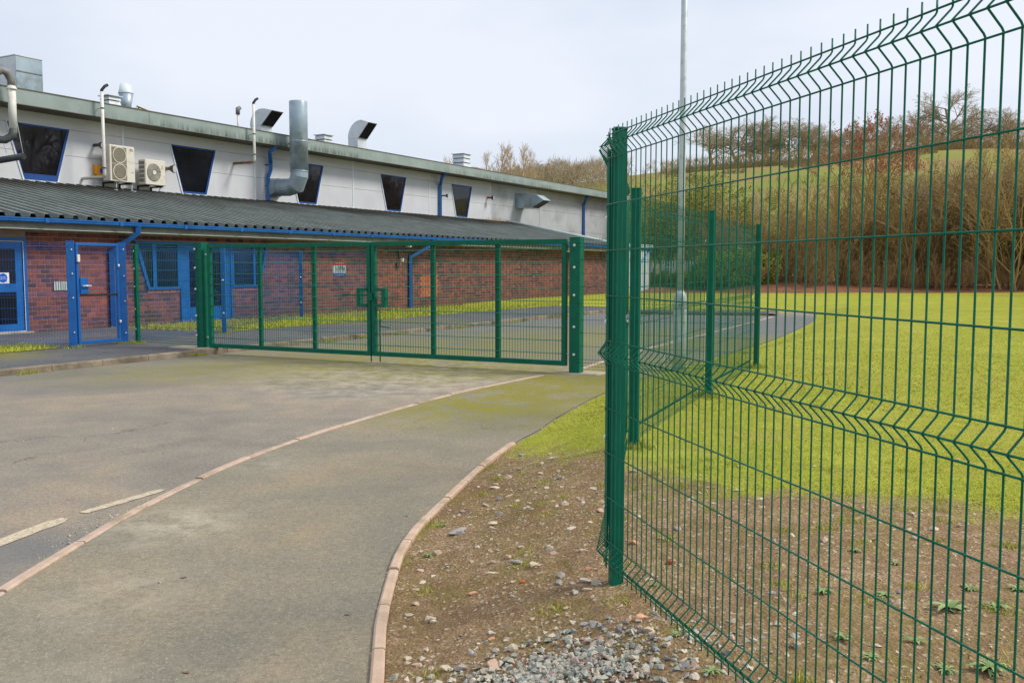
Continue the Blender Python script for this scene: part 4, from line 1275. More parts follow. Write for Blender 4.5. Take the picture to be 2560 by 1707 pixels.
m.prism([(c[0] - s_, c[1] + s_), (c[0] + s_ * .9, c[1] + s_ * .85), (c[0] + s_ * .9, c[1] - s_), (c[0] - s_ * .5, c[1] - s_ * 1.25), (c[0] - s_ * .95, c[1] - s_ * .7)], UP - .16, UP - .003); m.build('case', 'orange', u)
m = MB(BX); m.box(c[0] - .02, c[0] + .13, UP - .166, UP - .161, c[1] - .09, c[1] + .05); m.build('label_plate', 'sign_blue', u)

# ------------------------------------------------------------------ things on the hall roof
def ROOFZ(p): return 6.92 + .58 * (p - FP - .05) / (43.5 - FP - .05)
def louvre_box(xl, xr, yt, label, p=29.5, slats=5):
    k_ = ((xl + xr) / 2 - 1280) / F_PX
    al, pe = BN[0] * -k_ - BN[1], BN[0] - BN[1] * k_
    D_ = p / al
    wd = (xr - xl) / ((al + pe) * F_PX / D_)
    a = W(xl + pe * wd * F_PX / D_, yt, p)
    z0 = ROOFZ(p) - .02
    u = thing('louvre_turret', BX(a[0] + wd / 2, p + wd / 2, z0), BROT, label, 'roof vent')
    dz = (a[1] - z0) / slats
    m = MB(BX); m.box(a[0] + .05, a[0] + wd - .05, p + .05, p + wd - .05, z0, a[1] - .02); m.build('core', 'pipe_grey', u)
    for k in range(slats):
        zz = z0 + dz * k
        m = MB(BX)
        vs = []
        for (o_, z_) in ((0.0, zz), (.04, zz + dz * .8)):
            vs += [(a[0] + o_, p + o_, z_), (a[0] + wd - o_, p + o_, z_), (a[0] + wd - o_, p + wd - o_, z_), (a[0] + o_, p + wd - o_, z_)]
        m.add(vs, [(0, 1, 5, 4), (1, 2, 6, 5), (2, 3, 7, 6), (3, 0, 4, 7), (4, 5, 6, 7), (3, 2, 1, 0)])
        m.build('louvre', 'roof_white', u)
    m = MB(BX); m.box(a[0] - .04, a[0] + wd + .04, p - .04, p + wd + .04, a[1] - .03, a[1]); m.build('cap', 'roof_white', u)
louvre_box(248, 303, 236, 'white louvred roof box next to conical roof cowl', slats=5)
louvre_box(786, 833, 335, 'small white louvred roof box between silver duct and white hood', 31)
louvre_box(1130, 1178, 383, 'white louvred roof box standing alone at the far right of roof', 29.5)

# conical cowl
p = 30.2
a = W(296, 232, p); b = W(333, 232, p); tz = W(314, 210, p)[1]; mz = W(314, 235, p)[1]
rr = (b[0] - a[0]) / 2 * .82; tc_ = (a[0] + b[0]) / 2
u = thing('conical_cowl', BX(tc_, p, ROOFZ(p)), BROT, 'white conical roof cowl beside the louvred box', 'roof vent')
m = MB(BX); m.lathe(tc_, p, [(rr * .6, ROOFZ(p) - .02), (rr * .68, mz - .45), (rr, mz)], 22); m.build('lower_cone', 'duct', u)
m = MB(BX); m.lathe(tc_, p, [(rr * 1.02, mz + .001), (rr, mz + .04), (rr * .7, tz), (rr * .62, tz - .02)], 22); m.build('upper_cone', 'roof_white', u)
# metal plant box at the left edge
p = 29.0
a = W(38, 138, p); b = W(105, 151, p)
u = thing('plant_box', BX(a[0], p, ROOFZ(p)), BROT, 'big grey metal plant box on roof at the left edge', 'roof plant')
m = MB(BX); m.box(a[0], b[0], p, p + 1.9, ROOFZ(p) - .02, a[1]); m.build('body', 'duct', u)
zz = W(70, 182, p)[1]
m = MB(BX); m.box(a[0] + .02, b[0] - .02, p - .02, p - .002, zz - .015, zz + .015); m.build('seam', 'pipe_grey', u)
m = MB(BX); m.box(a[0] - .02, b[0] + .02, p - .02, p + 1.92, a[1] + .002, a[1] + .03); m.build('lid', 'roof_white', u)
m = MB(BX); m.box(a[0] - .015, a[0] - .002, p + .02, p + 1.88, ROOFZ(p) - .02, a[1] - .02); m.build('end_panel', 'roof_white', u)
# hooded roof exhausts: a quarter-round neck turned out over the yard
def hood(px, label, p=30.6):
    xb, yt, ym, tw = px          # back of the neck, top, bottom of the mouth, width along the roof
    t0, top = W(xb, yt, p)
    zb = W(xb + 24, ym, p - .6)[1]
    z0 = ROOFZ(p) - .03
    R_ = top - zb
    u = thing('roof_hood', BX(t0 + tw / 2, p - .3, z0), BROT, label, 'roof vent')
    m = MB(BX); m.box(t0 + .01, t0 + tw - .01, p - .62, p - .01, z0, zb - .003); m.build('curb', 'roof_white', u)
    pr = [(p, zb)]
    for k in range(9):
        an = k * math.pi / 2 / 8
        pr.append((p - R_ * .95 * (1 - math.cos(an)), zb + R_ * math.sin(an)))
    lip = (p - 1.32, top - .16 * R_)
    pr += [(p - .8 - R_ * .1, top - .01), lip, (p - .66, zb)]
    m = MB(BX); m.prism(pr, t0, t0 + tw, 'x'); m.build('hood_shell', 'roof_white', u)
    A = Vector((0, lip[0], lip[1])); Bq = Vector((0, p - .66, zb))
    nn = Vector((0, -.7, -.7)) * .012
    m = MB(BX)
    q = [A.lerp(Bq, .03) + nn, A.lerp(Bq, .97) + nn]
    m.face([(t0 + .02, q[0].y, q[0].z), (t0 + tw - .02, q[0].y, q[0].z), (t0 + tw - .02, q[1].y, q[1].z), (t0 + .02, q[1].y, q[1].z)])
    m.build('mesh_mouth', 'black', u)
hood((624, 275, 313, .72), 'white quarter round roof hood with dark mouth left of silver duct')
hood((869, 303, 345, .72), 'white quarter round roof hood with dark mouth right of silver duct')
# vent stub, dome, loose boards
p = 30.5; a = W(595, 300, p); tz = W(595, 281, p)[1]
u = thing('vent_stub', BX(a[0], p, ROOFZ(p)), BROT, 'thin vent pipe with grey cap behind the rusty flue', 'roof vent')
m = MB(BX); m.tube([(a[0], p, ROOFZ(p) - .02), (a[0], p, tz)], .045, 8); m.build('stem', 'white_plastic', u)
m = MB(BX); m.tube([(a[0], p, tz - .1), (a[0], p, tz + .14), (a[0] + .12, p, tz + .2)], .09, 10); m.build('cap', 'pipe_grey', u)
p = 29.0; a = W(1191, 423, p); b = W(1224, 423, p)
m = MB(BX); rr = (b[0] - a[0]) / 2
m.lathe((a[0] + b[0]) / 2, p + rr, [(rr, ROOFZ(p) - .02), (rr, a[1] - .02), (rr * .8, a[1] + .12), (rr * .4, a[1] + .2), (.02, a[1] + .22)], 18)
m.build('roof_dome', 'rust', label='low rusty brown dome vent on the roof near pale trees', cat='roof vent')
p = 28.5; a = W(342, 266, p); b = W(392, 284, p)
m = MB(BX)
for k in range(3):
    m.tube([(a[0] + .1 * k, p + .2 * k, a[1] - .04 * k), (b[0] - .05 * k, p + .2 * k, b[1] - .03)], .035, 4, smooth=False)
m.tube([(a[0] + .1, p, a[1] - .03), (a[0] + .1, p + .5, ROOFZ(p) + .0)], .03, 4, smooth=False)
m.build('loose_boards', 'bark_oak', label='dark loose boards propped on the roof edge right of conical cowl', cat='boards')

# ------------------------------------------------------------------ white annexe at the far end of the extension
an = thing('white_annexe', BX(50, 20.3, 0), BROT, 'small white clad annexe with blue downpipe at the far end of yard', 'building')
m = MB(BX); m.box(T1 + .05, 52.0, 20.0, 24, -.2, 2.62); m.build('annexe_wall', 'white_wall', an)
m = MB(BX); m.box(T1 + .05, 52.2, 19.85, 24.2, 2.75, 2.93); m.build('annexe_roof', 'flash', an)
for k in range(8):
    tt = T1 + .3 + k * .5
    m = MB(BX); m.box(tt, tt + .42, 19.985, 19.998, .1, 2.6); m.build('wall_board', 'white_wall', an)
m = MB(BX); m.tube([(51.6, 19.86, 2.66), (51.6, 19.88, 2.5), (50.3, 19.93, 1.75), (50.3, 19.93, .1)], .08, 4, smooth=False); m.build('downpipe', 'blue', an)

# ------------------------------------------------------------------ mesh fence panels
LV = [.03, .08, .13, .33, .53, .73, .93, .98, 1.03, 1.23, 1.43, 1.63, 1.83, 1.88, 1.93]
FOLD = {.08, .98, 1.88}
FD = .042
def wire_profile(sgn):
    p = [(0, 0), (0, .035), (0, .045)]
    out = []
    for zc in (.08, .98, 1.88):
        out += [(0, zc - .045), (0.004, zc - .038), (FD - .004, zc - .004), (FD, zc), (FD - .004, zc + .004), (0.004, zc + .038), (0, zc + .045)]
    return [(0, 0)] + out + [(0, 1.96)]
def vmesh(sgn, r, n):
    m = MB(); m.tube([(0, sgn * y, z) for y, z in wire_profile(sgn)], r, n); return m
WIRE = {}
def fence_panel(a, b, z0, sgn, mat, label, group, near=False, name='mesh_panel', step=.05, r=.0026):
    """panel hung from a to b, fold pointing to the left (+1) or right (-1) of the direction a->b"""
    d = Vector((b[0] - a[0], b[1] - a[1])); L = d.length; rz = math.atan2(d.y, d.x)
    u = thing(name, (a[0], a[1], z0), rz, label, 'fence panel', group)
    n = int(L / step) + 1
    off = (L - (n - 1) * step) / 2
    if near:
        key = (sgn, mat)
        if key not in WIRE: WIRE[key] = vmesh(sgn, r, 6).mesh('vertical_wire', mat)
        for k in range(n):
            place('vertical_wire', WIRE[key], (off + k * step, 0, 0), u)
    else:
        m = MB()
        prof = wire_profile(sgn)
        prof = [prof[0]] + [q for q in prof[1:-1] if q[0] in (0, FD)] + [prof[-1]]
        for k in range(n):
            m.tube([(off + k * step, sgn * y, z) for y, z in prof], r, 3, cap=False)
        place('vertical_wires', m.mesh('vertical_wires', mat), (0, 0, 0), u, kind='stuff')
    hm = MB(); hm.tube([(0, 0, 0), (L, 0, 0)], r * 1.1, 6 if near else 4)
    hme = hm.mesh('horizontal_wire', mat)
    for z in LV:
        yo = sgn * (FD - .005) if z in FOLD else sgn * .005
        place('horizontal_wire', hme, (0, yo, z), u)
    return u
def post(x, y, z0, z1, w_, mat, label, rz=0.0, name='fence_post', group=None, bolts=(), cap=True, clamp=None):
    u = thing(name, (x, y, z0), rz, label, 'post', group)
    m = MB(); m.bevbox(-w_ / 2, w_ / 2, -w_ / 2, w_ / 2, -.35, z1 - z0, .004)
    place('shaft', m.mesh('shaft', mat), (0, 0, 0), u)
    if cap:
        m = MB(); m.bevbox(-w_ / 2 - .002, w_ / 2 + .002, -w_ / 2 - .002, w_ / 2 + .002, z1 - z0 + .0005, z1 - z0 + .012, .003)
        place('cap', m.mesh('cap', mat), (0, 0, 0), u)
    if clamp:
        cx, cy, cw, cd = clamp
        m = MB(); m.box(cx - cw / 2, cx + cw / 2, cy - cd / 2, cy + cd / 2, .12, z1 - z0 - .08)
        place('clamp_bar', m.mesh('clamp_bar', mat), (0, 0, 0), u)
    for (bx, by, bz, dx, dy, br) in bolts:
        m = MB(); d = Vector((dx, dy, 0)).normalized()
        m.tube([Vector((0, 0, 0)), d * br * .5, d * br * 1.1, d * br * 1.5], [br * 1.25, br * 1.25, br * .9, br * .35], 10)
        place('bolt', m.mesh('bolt', 'bolt'), (bx, by, bz), u)
    return u
GF = 'green mesh fence panels'
# near panel: wire spacing and direction measured in the photograph
DN = Vector((math.cos(-1.3116), math.sin(-1.3116)))
W0 = Vector((.479, 3.928))
s0 = W0 - DN * .05 * 4.5
s1 = W0 + DN * .05 * 55.5
fence_panel(s0, s1, .265, -1, 'green_wire', 'nearest green wire mesh panel filling the right side', GF, near=True)
NB = [.42, .80, 1.30, 1.68]
P0 = (.470, 4.12)
rz0 = math.atan2(DN.y, DN.x)
bl_ = []
for bz in (.30, .62, 1.14, 1.60, 1.90):
    bl_.append((-.044, -.032, bz, -.9, -.45, .0115))
post(P0[0], P0[1],   .235, 2.215, .054, 'green', 'tall green corner post nearest the camera with steel bolts', rz0, bolts=bl_, clamp=(-.036, -.034, .03, .008), group='green fence posts')
p2, p3, p4, gr_, gl_ = (.95, 7.17), (2.13, 10.01), (3.41, 12.93), (.98, 14.15), (-5.86, 17.63)
def left_of(a, b, o):
    d = (Vector(b) - Vector(a)).normalized(); n_ = Vector((-d.y, d.x)); return Vector(a) + n_ * o, Vector(b) + n_ * o
def run(a, b, z0, label, near=False, mat='green_wire', group=GF, o=.05, sgn=1, trim=.02):
    a2, b2 = left_of(a, b, o)
    d = (b2 - a2).normalized()
    return fence_panel(a2 + d * trim, b2 - d * trim, z0, sgn, mat, label, group, near)
run(P0, p2, .255, 'green mesh panel running back from corner post, seen nearly edge on')
run(p2, p3, .235, 'green mesh panel between second and third green fence posts')
run(p3, p4, .225, 'green mesh panel between third and fourth green fence posts')
run(p4, gr_, .10, 'green mesh panel joining the double gate to far fence post')
def ang(a, b): return math.atan2(b[1] - a[1], b[0] - a[0])
for q, z, lab, rz in ((p2, .2, 'second green fence post just behind the near corner post', ang(p2, p3)), (p3, .2, 'third green fence post standing in the lawn', ang(p3, p4)), (p4, .19, 'fourth and farthest green fence post in the lawn', ang(p3, p4))):
    post(q[0], q[1], z, z + 2.01, .07, 'green', lab, rz, group='green fence posts', bolts=[(0, .05, zz, 0, 1, .011) for zz in (.35, 1.0, 1.7)])

# ------------------------------------------------------------------ green double gate
gd = Vector((gr_[0] - gl_[0], gr_[1] - gl_[1])); GL = gd.length; ga = math.atan2(gd.y, gd.x); gd.normalize()
gn = Vector((gd.y, -gd.x))     # towards the camera
post(gl_[0], gl_[1], .09, 2.07, .17, 'green', 'thick green gate post on the pavement left of double gate', ga, 'gate_post', 'green gate posts', bolts=[(-.075, -.087, zz, 0, -1, .018) for zz in (.25, .62, 1.12, 1.52, 1.87)])
post(gr_[0], gr_[1], .0, 2.06, .17, 'green', 'thick green gate post in the path right of double gate', ga, 'gate_post', 'green gate posts', bolts=[(.0, -.087, zz, 0, -1, .018) for zz in (.3, .72, 1.2, 1.62, 1.95)])
m = MB(); m.bevbox(-.42, .3, -.2, .28, -.05, .022, .01)
place('concrete_pad', m.mesh('concrete_pad', 'pad'), (gr_[0] + .12, gr_[1] - .02, 0), rot=(0, 0, ga), label='pale concrete pad at the foot of right gate post', cat='pad')
m = MB(); m.bevbox(-.5, .35, -.2, .2, -.05, .012, .006)
place('concrete_pad', m.mesh('concrete_pad', 'pad'), (gl_[0] - .15, gl_[1] - .05, .1), rot=(0, 0, ga), label='pale concrete patch at the foot of left gate post', cat='pad')
def gate_leaf(x0, x1, label, mirror):
    """x along the gate from the left post; bars hang 0.13 above the road"""
    u = thing('gate_leaf', (gl_[0] + gd.x * x0, gl_[1] + gd.y * x0, .0), ga, label, 'gate', 'green double gate')
    L = x1 - x0; zb, zt = .115, 2.05; s_ = .075; y0, y1 = -.0375, .0375
    zbl = zb
    def bar(nm, a0, a1, b0, b1, ya=y0, yb=y1):
        m = MB(); m.bevbox(a0, a1, ya, yb, b0, b1, .004); return place(nm, m.mesh(nm, 'green'), (0, 0, 0), u)
    bar('top_rail', 0, L, zt - s_, zt); bar('bottom_rail', 0, L, zb, zb + s_)
    bar('stile', 0, s_, zb + s_ + .001, zt - s_ - .001); bar('stile', L - s_, L, zb + s_ + .001, zt - s_ - .001)
    for k in (1, 2):
        xc = L * k / 3
        bar('mid_post', xc - .035, xc + .035, zb + s_ + .001, zt - s_ - .001, -.005, .055)
    nrow = 9
    hm = MB(); hm.tube([(s_ * .6, 0, 0), (L - s_ * .6, 0, 0)], .0065, 5); hme = hm.mesh('horizontal_wire', 'green_rung')
    for k in range(nrow):
        z = zb + s_ + .11 + k * .2
        for yo in (-.024, -.012):
            place('horizontal_wire', hme, (0, yo, z), u)
    vm = MB(); n = int((L - 2 * s_) / .05)
    for k in range(1, n):
        x = s_ + (L - 2 * s_) * k / n
        vm.tube([(x, -.018, zb + s_ * .8), (x, -.018, zt - s_ * .8)], .0045, 3, cap=False)
    place('vertical_wires', vm.mesh('vertical_wires', 'green_wire'), (0, 0, 0), u, kind='stuff')
    # box handle round the latch
    ex = L if not mirror else 0
    sg_ = -1 if not mirror else 1
    zc, hw, hh, t_ = 1.11, .21, .16, .05
    xa, xb = sorted((ex + sg_ * .06, ex + sg_ * (.06 + hw)))
    m = MB()
    m.bevbox(xa, xb, -.062, -.0385, zc + hh - t_, zc + hh, .003); m.bevbox(xa, xb, -.062, -.0385, zc - hh, zc - hh + t_, .003)
    xo = xa if not mirror else xb - t_
    m.bevbox(xo, xo + t_, -.062, -.0385, zc - hh + t_ + .0005, zc + hh - t_ - .0005, .003)
    m.bevbox(xo + .005, xo + t_ - .005, -.038, .09, zc - hh, zc + hh, .003)
    place('latch_surround', m.mesh('latch_surround', 'green'), (0, 0, 0), u)
    m = MB()
    if not mirror:
        m.tube([(L - .56, -.05, zc + .04), (L - .03, -.05, zc + .04)], .013, 8)
        m.bevbox(L - .05, L + .06, -.075, -.0385, zc - .05, zc + .07, .004)
    else:
        m.tube([(.03, .06, zc + .02), (.26, .06, zc + .02)], .013, 8); m.tube([(.16, .05, zc + .02), (.16, .05, zc - .1)], .01, 6)
    place('slide_bolt', m.mesh('slide_bolt', 'green' if not mirror else 'bolt'), (0, 0, 0), u)
    m = MB()
    xd = L - .035 if not mirror else .11
    m.tube([(xd + (.02 if not mirror else 0), .05 if mirror else -.0, .9 if mirror else zb + .01), (xd + (.02 if not mirror else 0), .05 if mirror else 0, .012)], .011, 8)
    if mirror: m.tube([(xd, .05, .62), (xd + .2, .05, .60)], .01, 6); m.tube([(xd, .05, .62), (xd + .03, .05, .74)], .01, 6)
    place('drop_bolt', m.mesh('drop_bolt', 'green'), (0, 0, 0), u)
    for zz in (.3, 1.86):
        m = MB()
        if not mirror: m.tube([(-.1, 0, zz), (.0, 0, zz)], .016, 8)
        else: m.tube([(L, 0, zz), (L + .1, 0, zz)], .016, 8)
        place('hinge', m.mesh('hinge', 'bolt'), (0, 0, 0), u)
    return u
mid = (GL) / 2 + .06
gate_leaf(.17, mid - .012, 'left leaf of green double gate, framed with wire mesh', False)
gate_leaf(mid + .012, GL - .16, 'right leaf of green double gate, framed with wire mesh', True)

# short green panel and thin post left of the gate
gt_ = (-7.49, 18.6)
run(gt_, gl_, .13, 'short green mesh panel between left gate post and blue gate', o=-.09, sgn=-1, trim=.0)
post(gt_[0], gt_[1], .09, 2.06, .075, 'green', 'thin green fence post beside the blue pedestrian gate', ang(gt_, gl_), bolts=[(0, -.04, zz, 0, -1, .013) for zz in (.3, .7, 1.15, 1.5, 1.85)], group='green fence posts')

# ------------------------------------------------------------------ blue fence and pedestrian gate
BG = 'blue mesh fence panels'
bl, br = (-8.27, 17.50), (-7.74, 18.55)
b3, b4, b5 = (-6.58, 21.25), (-6.27, 27.7), (-4.25, 27.95)
run((-11.0, 17.05), bl, .13, 'blue mesh panel at the left edge in front of blue door', mat='blue_dark', group=BG, o=-.06, sgn=-1, trim=0)
post(bl[0], bl[1], .1, 2.10, .13, 'blue', 'thick blue gate post left of the blue pedestrian gate', ang(bl, br) * .3, 'gate_post', 'blue gate posts', bolts=[(.03, -.067, zz, 0, -1, .012) for zz in (.3, .95, 1.4, 1.85)])
post(br[0], br[1], .1, 2.10, .13, 'blue', 'thick blue gate post right of the blue pedestrian gate', ang(bl, br) * .3, 'gate_post', 'blue gate posts', bolts=[(.03, -.067, zz, 0, -1, .012) for zz in (.22, .85, 1.35, 1.87)])
gA = Vector(bl) + (Vector(br) - Vector(bl)).normalized() * .1
gB = Vector(br) - (Vector(br) - Vector(bl)).normalized() * .1
u = thing('pedestrian_gate', (gA.x, gA.y, .1), ang(bl, br), 'blue single pedestrian gate with mesh infill and lock', 'gate')
L = (gB - gA).length
def bbar(nm, a0, a1, b0, b1, mat='blue', y=.03):
    m = MB(); m.bevbox(a0, a1, -y, y, b0, b1, .004); return place(nm, m.mesh(nm, mat), (0, 0, 0), u)
bbar('top_rail', 0, L, 1.93, 1.985); bbar('bottom_rail', 0, L, .06, .12); bbar('stile', 0, .055, .121, 1.929); bbar('stile', L - .055, L, .121, 1.929)
bbar('mid_rail', .056, L - .056, .97, 1.01, 'black')
m = MB(); n = int(L / .05)
for k in range(1, n):
    m.tube([(L * k / n, 0, .11), (L * k / n, 0, 1.94)], .0026, 3, cap=False)
for zz in (.3, .5, .7, 1.2, 1.4, 1.6, 1.8):
    m.tube([(.03, -.004, zz), (L - .03, -.004, zz)], .003, 4, cap=False)
place('mesh_infill', m.mesh('mesh_infill', 'blue_dark'), (0, 0, 0), u, kind='stuff')
m = MB(); m.bevbox(.06, .24, -.05, .05, 1.02, 1.32, .006); place('lock_case', m.mesh('lock_case', 'blue'), (0, 0, 0), u)
m = MB(); m.tube([(.1, -.09, 1.17), (.27, -.09, 1.17)], .014, 8); m.tube([(.1, -.05, 1.17), (.1, -.095, 1.17)], .014, 8); place('lever_handle', m.mesh('lever_handle', 'bolt'), (0, 0, 0), u)
m = MB(); m.bevbox(.0, .06, -.07, -.031, 1.62, 1.76, .006); place('closer', m.mesh('closer', 'white_plastic'), (0, 0, 0), u)
for zz in (.45, 1.55):
    m = MB(); m.tube([(L - .03, -.05, zz - .03), (L - .03, -.05, zz + .03)], .02, 8); place('hinge', m.mesh('hinge', 'bolt'), (0, 0, 0), u)
run(br, b3, .13, 'blue mesh panel behind the short green panel', mat='blue_dark', group=BG, trim=.06)
h1 = (Vector(b3) + Vector(b4)) / 2
run(b3, tuple(h1), .12, 'blue mesh panel behind left gate leaf, nearer half', mat='blue_dark', group=BG)
run(tuple(h1), b4, .12, 'blue mesh panel behind left gate leaf, farther half', mat='blue_dark', group=BG)
run(b4, b5, .12, 'blue mesh panel carrying the notice, against brick wall', mat='blue_dark', group=BG, o=-.06, sgn=-1)
for q, lab in ((b3, 'blue fence post in front of the blue double door'), (tuple(h1), 'blue fence post midway behind left gate leaf'), (b4, 'blue fence post at the left end of notice panel'), (b5, 'blue fence post at the right end of notice panel')):
    if q == tuple(h1): continue
    post(q[0], q[1], .08, 2.10, .10, 'blue', lab, ang(b4, b5), group='blue fence posts', bolts=[(0, -.055, zz, 0, -1, .018) for zz in (.5, 1.25)])
# notice on the blue fence: red head, white field with line drawing, blue foot
rN = ray(849, 690)
kN = 27.72 / rN.y
cxN, czN = rN.x * kN, rN.z * kN + H
u = thing('fence_notice', (cxN, 27.70, czN), ang(b4, b5), 'small red, white and blue notice on the blue mesh panel', 'sign')
def plate(nm, mat, x0, x1, z0, z1, y):
    m = MB(); m.box(x0, x1, y, y + .004, z0, z1); return place(nm, m.mesh(nm, mat), (0, 0, 0), u)
plate('plate', 'sign_white', -.19, .19, 0, .43, 0)
plate('header', 'sign_red', -.19, .19, .315, .43, -.0045)
plate('footer', 'sign_blue', -.19, .19, 0, .085, -.0045)
for k in range(5):
    plate('header_lettering', 'sign_white', -.12 + k * .052, -.085 + k * .052, .368, .388, -.009)
    plate('footer_lettering', 'sign_white', -.13 + k * .055, -.09 + k * .055, .022, .034, -.009)
plate('picture', 'sign_grey', -.13, .16, .11, .295, -.0045)
for (x0, x1, z0, z1) in ((-.09, -.065, .19, .215), (-.01, .005, .17, .25), (.02, .045, .19, .27), (.075, .1, .19, .27), (.12, .15, .16, .24), (-.04, .12, .275, .285)):
    plate('drawing_mark', 'sign_dark', x0, x1, z0, z1, -.009)

# ------------------------------------------------------------------ lamp column behind the fence
lx, ly = 2.62, 14.5
u = thing('lamp_column', (lx, ly, .12), 0, 'tall galvanised lamp column rising out of the picture', 'lamp post')
m = MB(); m.lathe(0, 0, [(.1, -.4), (.1, 1.0), (.095, 1.06), (.052, 1.14)], 20); place('base_sleeve', m.mesh('base_sleeve', 'galv'), (0, 0, 0), u)
m = MB(); m.lathe(0, 0, [(.0515, 1.1), (.05, 3.5), (.048, 7.6)], 18); place('shaft', m.mesh('shaft', 'galv'), (0, 0, 0), u)
m = MB(); m.box(-.045, .045, -.102, -.0985, .35, .85); place('access_door', m.mesh('access_door', 'galv'), (0, 0, 0), u)
m = MB(); m.tube([(0, 0, 7.55), (0, -.1, 7.75), (0, -.6, 7.85)], .03, 8); m.bevbox(-.11, .11, -1.1, -.55, 7.8, 7.92, .03); place('lantern', m.mesh('lantern', 'galv'), (0, 0, 0), u)

# ------------------------------------------------------------------ palisade fence at the far end
pa, pb = Vector((8.4, 58.0)), Vector((13.4, 57.4))
u = thing('palisade_fence', (pa.x, pa.y, .25), ang(pa, pb), 'grey steel palisade fence at the far end of the yard', 'fence')
m = MB(); m.prism([(-.035, 0), (.035, 0), (.035, 1.66), (.0, 1.76), (-.035, 1.66)], -.006, .006); pme = m.mesh('pale', 'galv')
L = (pb - pa).length
for k in range(int(L / .155)):
    place('pale', pme, (k * .155, 0, .05), u)
for zz in (.35, 1.35):
    m = MB(); m.box(-.1, L, .008, .05, zz, zz + .05); place('rail', m.mesh('rail', 'galv'), (0, 0, 0), u)

# ------------------------------------------------------------------ trees and shrubs
def rv(rnd):
    while True:
        v = Vector((rnd.uniform(-1, 1), rnd.uniform(-1, 1), rnd.uniform(-1, 1)))
        if 0.05 < v.length < 1: return v.normalized()
def spike(m, p, q, r):
    d = (q - p)
    if d.length < 1e-5: return
    d.normalize(); a = d.orthogonal().normalized() * r; b = d.cross(a)
    i = len(m.v)
    m.v += [tuple(p + a), tuple(p - a * .5 + b * .87), tuple(p - a * .5 - b * .87), tuple(q)]
    m.f += [(i, i + 1, i + 3), (i + 1, i + 2, i + 3), (i + 2, i, i + 3)]
    m.sm += [False] * 3
def leafquad(m, p, s, rnd):
    a = rv(rnd) * s; b = a.orthogonal().normalized() * s * .6
    m.face([p - a, p - b, p + a, p + b])
def grow(m, lv, p, d, L, r, lvl, P, rnd):
    maxl = P['max']
    segs = 5 if lvl == 0 else (3 if lvl == 1 else 2)
    pts, rs, ds = [p], [r], [d]
    for s in range(segs):
        d = (d + rv(rnd) * P['wob'] + Vector((0, 0, P['up'][lvl]))).normalized()
        p = p + d * (L / segs)
        pts.append(p); rs.append(max(P['rmin'], r * (1 - P['tap'] * (s + 1) / segs))); ds.append(d)
    if lvl >= maxl:
        spike(m, pts[0], pts[-1], max(r, P['rmin']))
    else:
        m.tube(pts, rs, 6 if lvl == 0 else (4 if lvl == 1 else 3), cap=False, smooth=True)
    if lv is not None and lvl >= maxl - 1 and (P['leafz'] is None or P['leafz'](pts[-1])):
        for k in range(P['leaves']):
            leafquad(lv, pts[-1] + rv(rnd) * P['lsc'] * 2, P['lsc'] * rnd.uniform(.6, 1.3), rnd)
    if lvl < maxl:
        n = P['n'][lvl]
        for k in range(n):
            u = P['from'][lvl] + (1 - P['from'][lvl]) * (k + rnd.random()) / n
            i = min(segs - 1, int(u * segs)); w_ = u * segs - i
            q = pts[i].lerp(pts[i + 1], w_)
            dd = ds[i + 1]
            ax = dd.cross(rv(rnd))
            if ax.length < 1e-3: continue
            an = P['ang'][lvl] * rnd.uniform(.6, 1.35)
            nd = (Matrix.Rotation(an, 3, ax.normalized()) @ dd).normalized()
            grow(m, lv, q, nd, L * P['len'][lvl] * rnd.uniform(.7, 1.2) * (1.15 - .5 * u), r * P['rr'][lvl] * (1.1 - .5 * u), lvl + 1, P, rnd)
OAK = dict(max=4, wob=.2, up=[.0, .06, .03, .02, 0], tap=.6, rmin=.012, n=[12, 9, 8, 6], ang=[1.0, .85, .8, .8], len=[.72, .58, .5, .5], rr=[.55, .5, .5, .6], leaves=0, lsc=.1, leafz=None)
OAK['from'] = [.28, .25, .2, .2]
POP = dict(max=3, wob=.08, up=[.05, .2, .16, .1], tap=.8, rmin=.013, n=[17, 8, 5], ang=[.5, .5, .55], len=[.34, .5, .55], rr=[.4, .5, .6], leaves=0, lsc=.1, leafz=None)
POP['from'] = [.15, .2, .2]
SHR = dict(max=3, wob=.16, up=[.1, .12, .08, .04], tap=.75, rmin=.009, n=[8, 7, 4], ang=[.5, .55, .65], len=[.5, .5, .5], rr=[.5, .55, .6], leaves=0, lsc=.05, leafz=None)
SHR['from'] = [.12, .2, .2]
def make_tree(seed, Hh, r, P, leafmat=None):
    rnd = random.Random(seed)
    m, lv = MB(), (MB() if leafmat else None)
    grow(m, lv, Vector((0, 0, -.3)), Vector((0, 0, 1)), Hh * .78, r, 0, P, rnd)
    zmax = max(v[2] for v in m.v); k = Hh / zmax
    for q in (m, lv):
        if q: q.v = [(a * k, b * k, c * k) for a, b, c in q.v]
    return m, lv
def make_shrub(seed, Hh, stems, P, rad=.9, lean=.35, leafmat=None, r=.05):
    rnd = random.Random(seed)
    m, lv = MB(), (MB() if leafmat else None)
    for k in range(stems):
        a = rnd.uniform(0, 6.28); rr = rad * math.sqrt(rnd.random())
        d = Vector((math.cos(a) * lean * rnd.random(), math.sin(a) * lean * rnd.random(), 1)).normalized()
        grow(m, lv, Vector((math.cos(a) * rr, math.sin(a) * rr, -.2)), d, Hh * rnd.uniform(.55, .95), r * rnd.uniform(.6, 1.2), 0, P, rnd)
    return m, lv
LIB = {}
